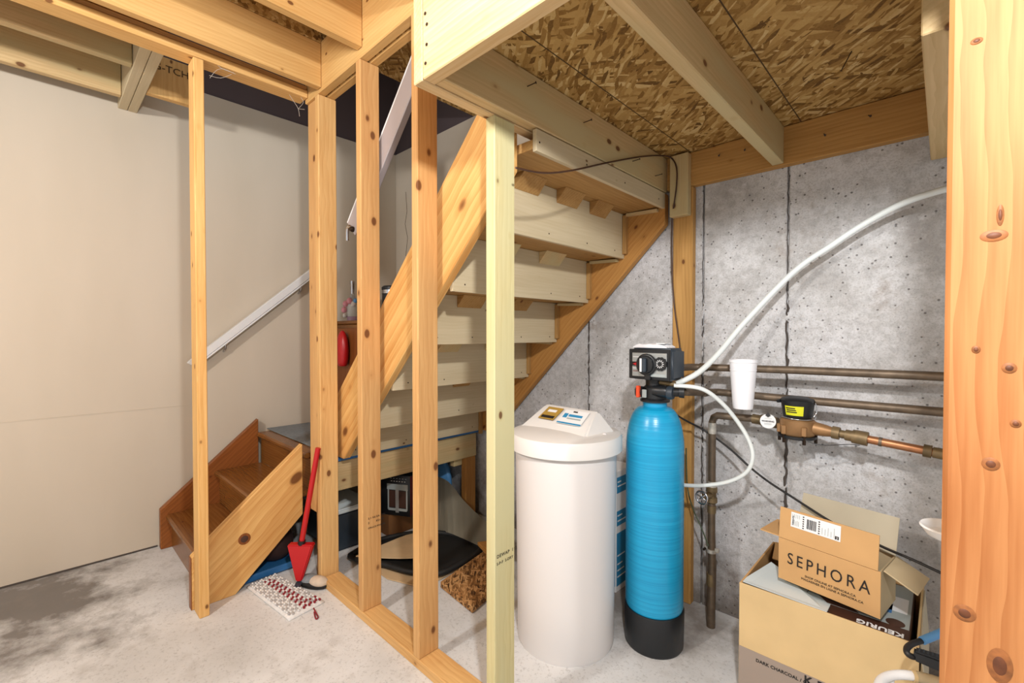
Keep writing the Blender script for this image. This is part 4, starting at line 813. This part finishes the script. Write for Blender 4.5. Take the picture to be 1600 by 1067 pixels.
# ---- things on the landing
cb2 = thing('wooden_cabinet', 'dark brown wooden cabinet standing on the stair landing', 'cabinet', (-2.95, 1.65, .598))
abox('body', (-3.19, -2.68), (1.44, 1.86), (.5985, 1.285), 'stain', cb2, .004); abox('top', (-3.20, -2.67), (1.43, 1.87), (1.286, 1.31), 'stain', cb2, .005); abox('door', (-3.17, -2.70), (1.425, 1.439), (.63, 1.26), 'stain_s', cb2, .004); abox('side_panel', (-2.679, -2.667), (1.47, 1.83), (.64, 1.25), 'stain', cb2, .003)
bo = thing('bottle', 'clear bottle dressed with pink beads on the brown cabinet', 'bottle', P(550, 490, Y=1.56))
bp = P(551, 480, Y=1.56); bx_, by_ = bp.x, bp.y
lathe('glass', [(0, 1.311), (.036, 1.311), (.038, 1.32), (.038, 1.42), (.03, 1.46), (.014, 1.50), (.013, 1.57), (.016, 1.575), (.016, 1.595), (0, 1.597)], (bx_, by_, 0), 'bottle', bo, 24); lathe('wrapper', [(.0395, 1.345), (.0395, 1.425), (.038, 1.43)], (bx_, by_, 0), 'paper_b', bo, 24); lathe('base_band', [(.0392, 1.313), (.0392, 1.344)], (bx_, by_, 0), 'lilac', bo, 24); lathe('foil', [(.0155, 1.505), (.0155, 1.57), (.018, 1.574), (.018, 1.597), (0, 1.599)], (bx_, by_, 0), 'chrome', bo, 18)
for dx_, z_, r_, mt in ((-.012, 1.452, .020, 'pink'), (-.040, 1.432, .019, 'pink'), (.016, 1.43, .018, 'paper'), (-.05, 1.39, .019, 'pink'), (-.044, 1.35, .015, 'paper'), (.03, 1.455, .015, 'cable_blue')):
    blob('bead', V((bx_, by_, z_))+rt*dx_-V((fw.x, fw.y, 0))*.03, (r_, r_, r_*1.3), mt, bo, 0, 2)
jr = thing('black_jar', 'black canister with a silver band on the brown cabinet', 'jar', (-2.8, 1.7, 1.31))
jp = P(612, 450, Y=1.72); lathe('can', [(0, 1.311), (.062, 1.311), (.065, 1.32), (.065, 1.50), (0, 1.50)], (jp.x, jp.y, 0), 'black', jr, 32); lathe('band', [(.067, 1.501), (.067, 1.525), (0, 1.525)], (jp.x, jp.y, 0), 'chrome', jr, 32); lathe('lid', [(.068, 1.526), (.068, 1.545), (.055, 1.555), (0, 1.558)], (jp.x, jp.y, 0), 'black', jr, 32)
rp = P(537, 548, Y=1.40); rb_ = blob('red_bag', (rp.x, 1.391, rp.z), (.055, .036, .135), 'red', None); tag(rb_, 'small red bag hanging on the front of the brown cabinet', 'bag')
# ---- cobwebs near the short stud wall
def web(name, pts, label):
    bm = bmesh.new(); 
    for a_ in pts: tube_bm(bm, spline(a_, 3), .0009, 4)
    m = centre(bm); o = link(name, me_from(bm, name), 'web', None, m); tag(o, label, 'cobweb')
X_ = -2.30; Q = lambda x, y: P(x, y, X=X_)
web('cobweb', [[Q(328, 90), Q(345, 106), Q(365, 114)], [Q(328, 122), Q(338, 110), Q(350, 108), Q(368, 116)], [Q(327, 118), Q(345, 122), Q(362, 116)]], 'wispy cobweb hanging below the short top plate')
web('cobweb', [[Q(452, 148), Q(460, 160), Q(466, 170), Q(468, 182)], [Q(470, 152), Q(474, 160), Q(466, 170)], [Q(466, 170), Q(476, 171)]], 'thin cobweb strands near the corner stud')
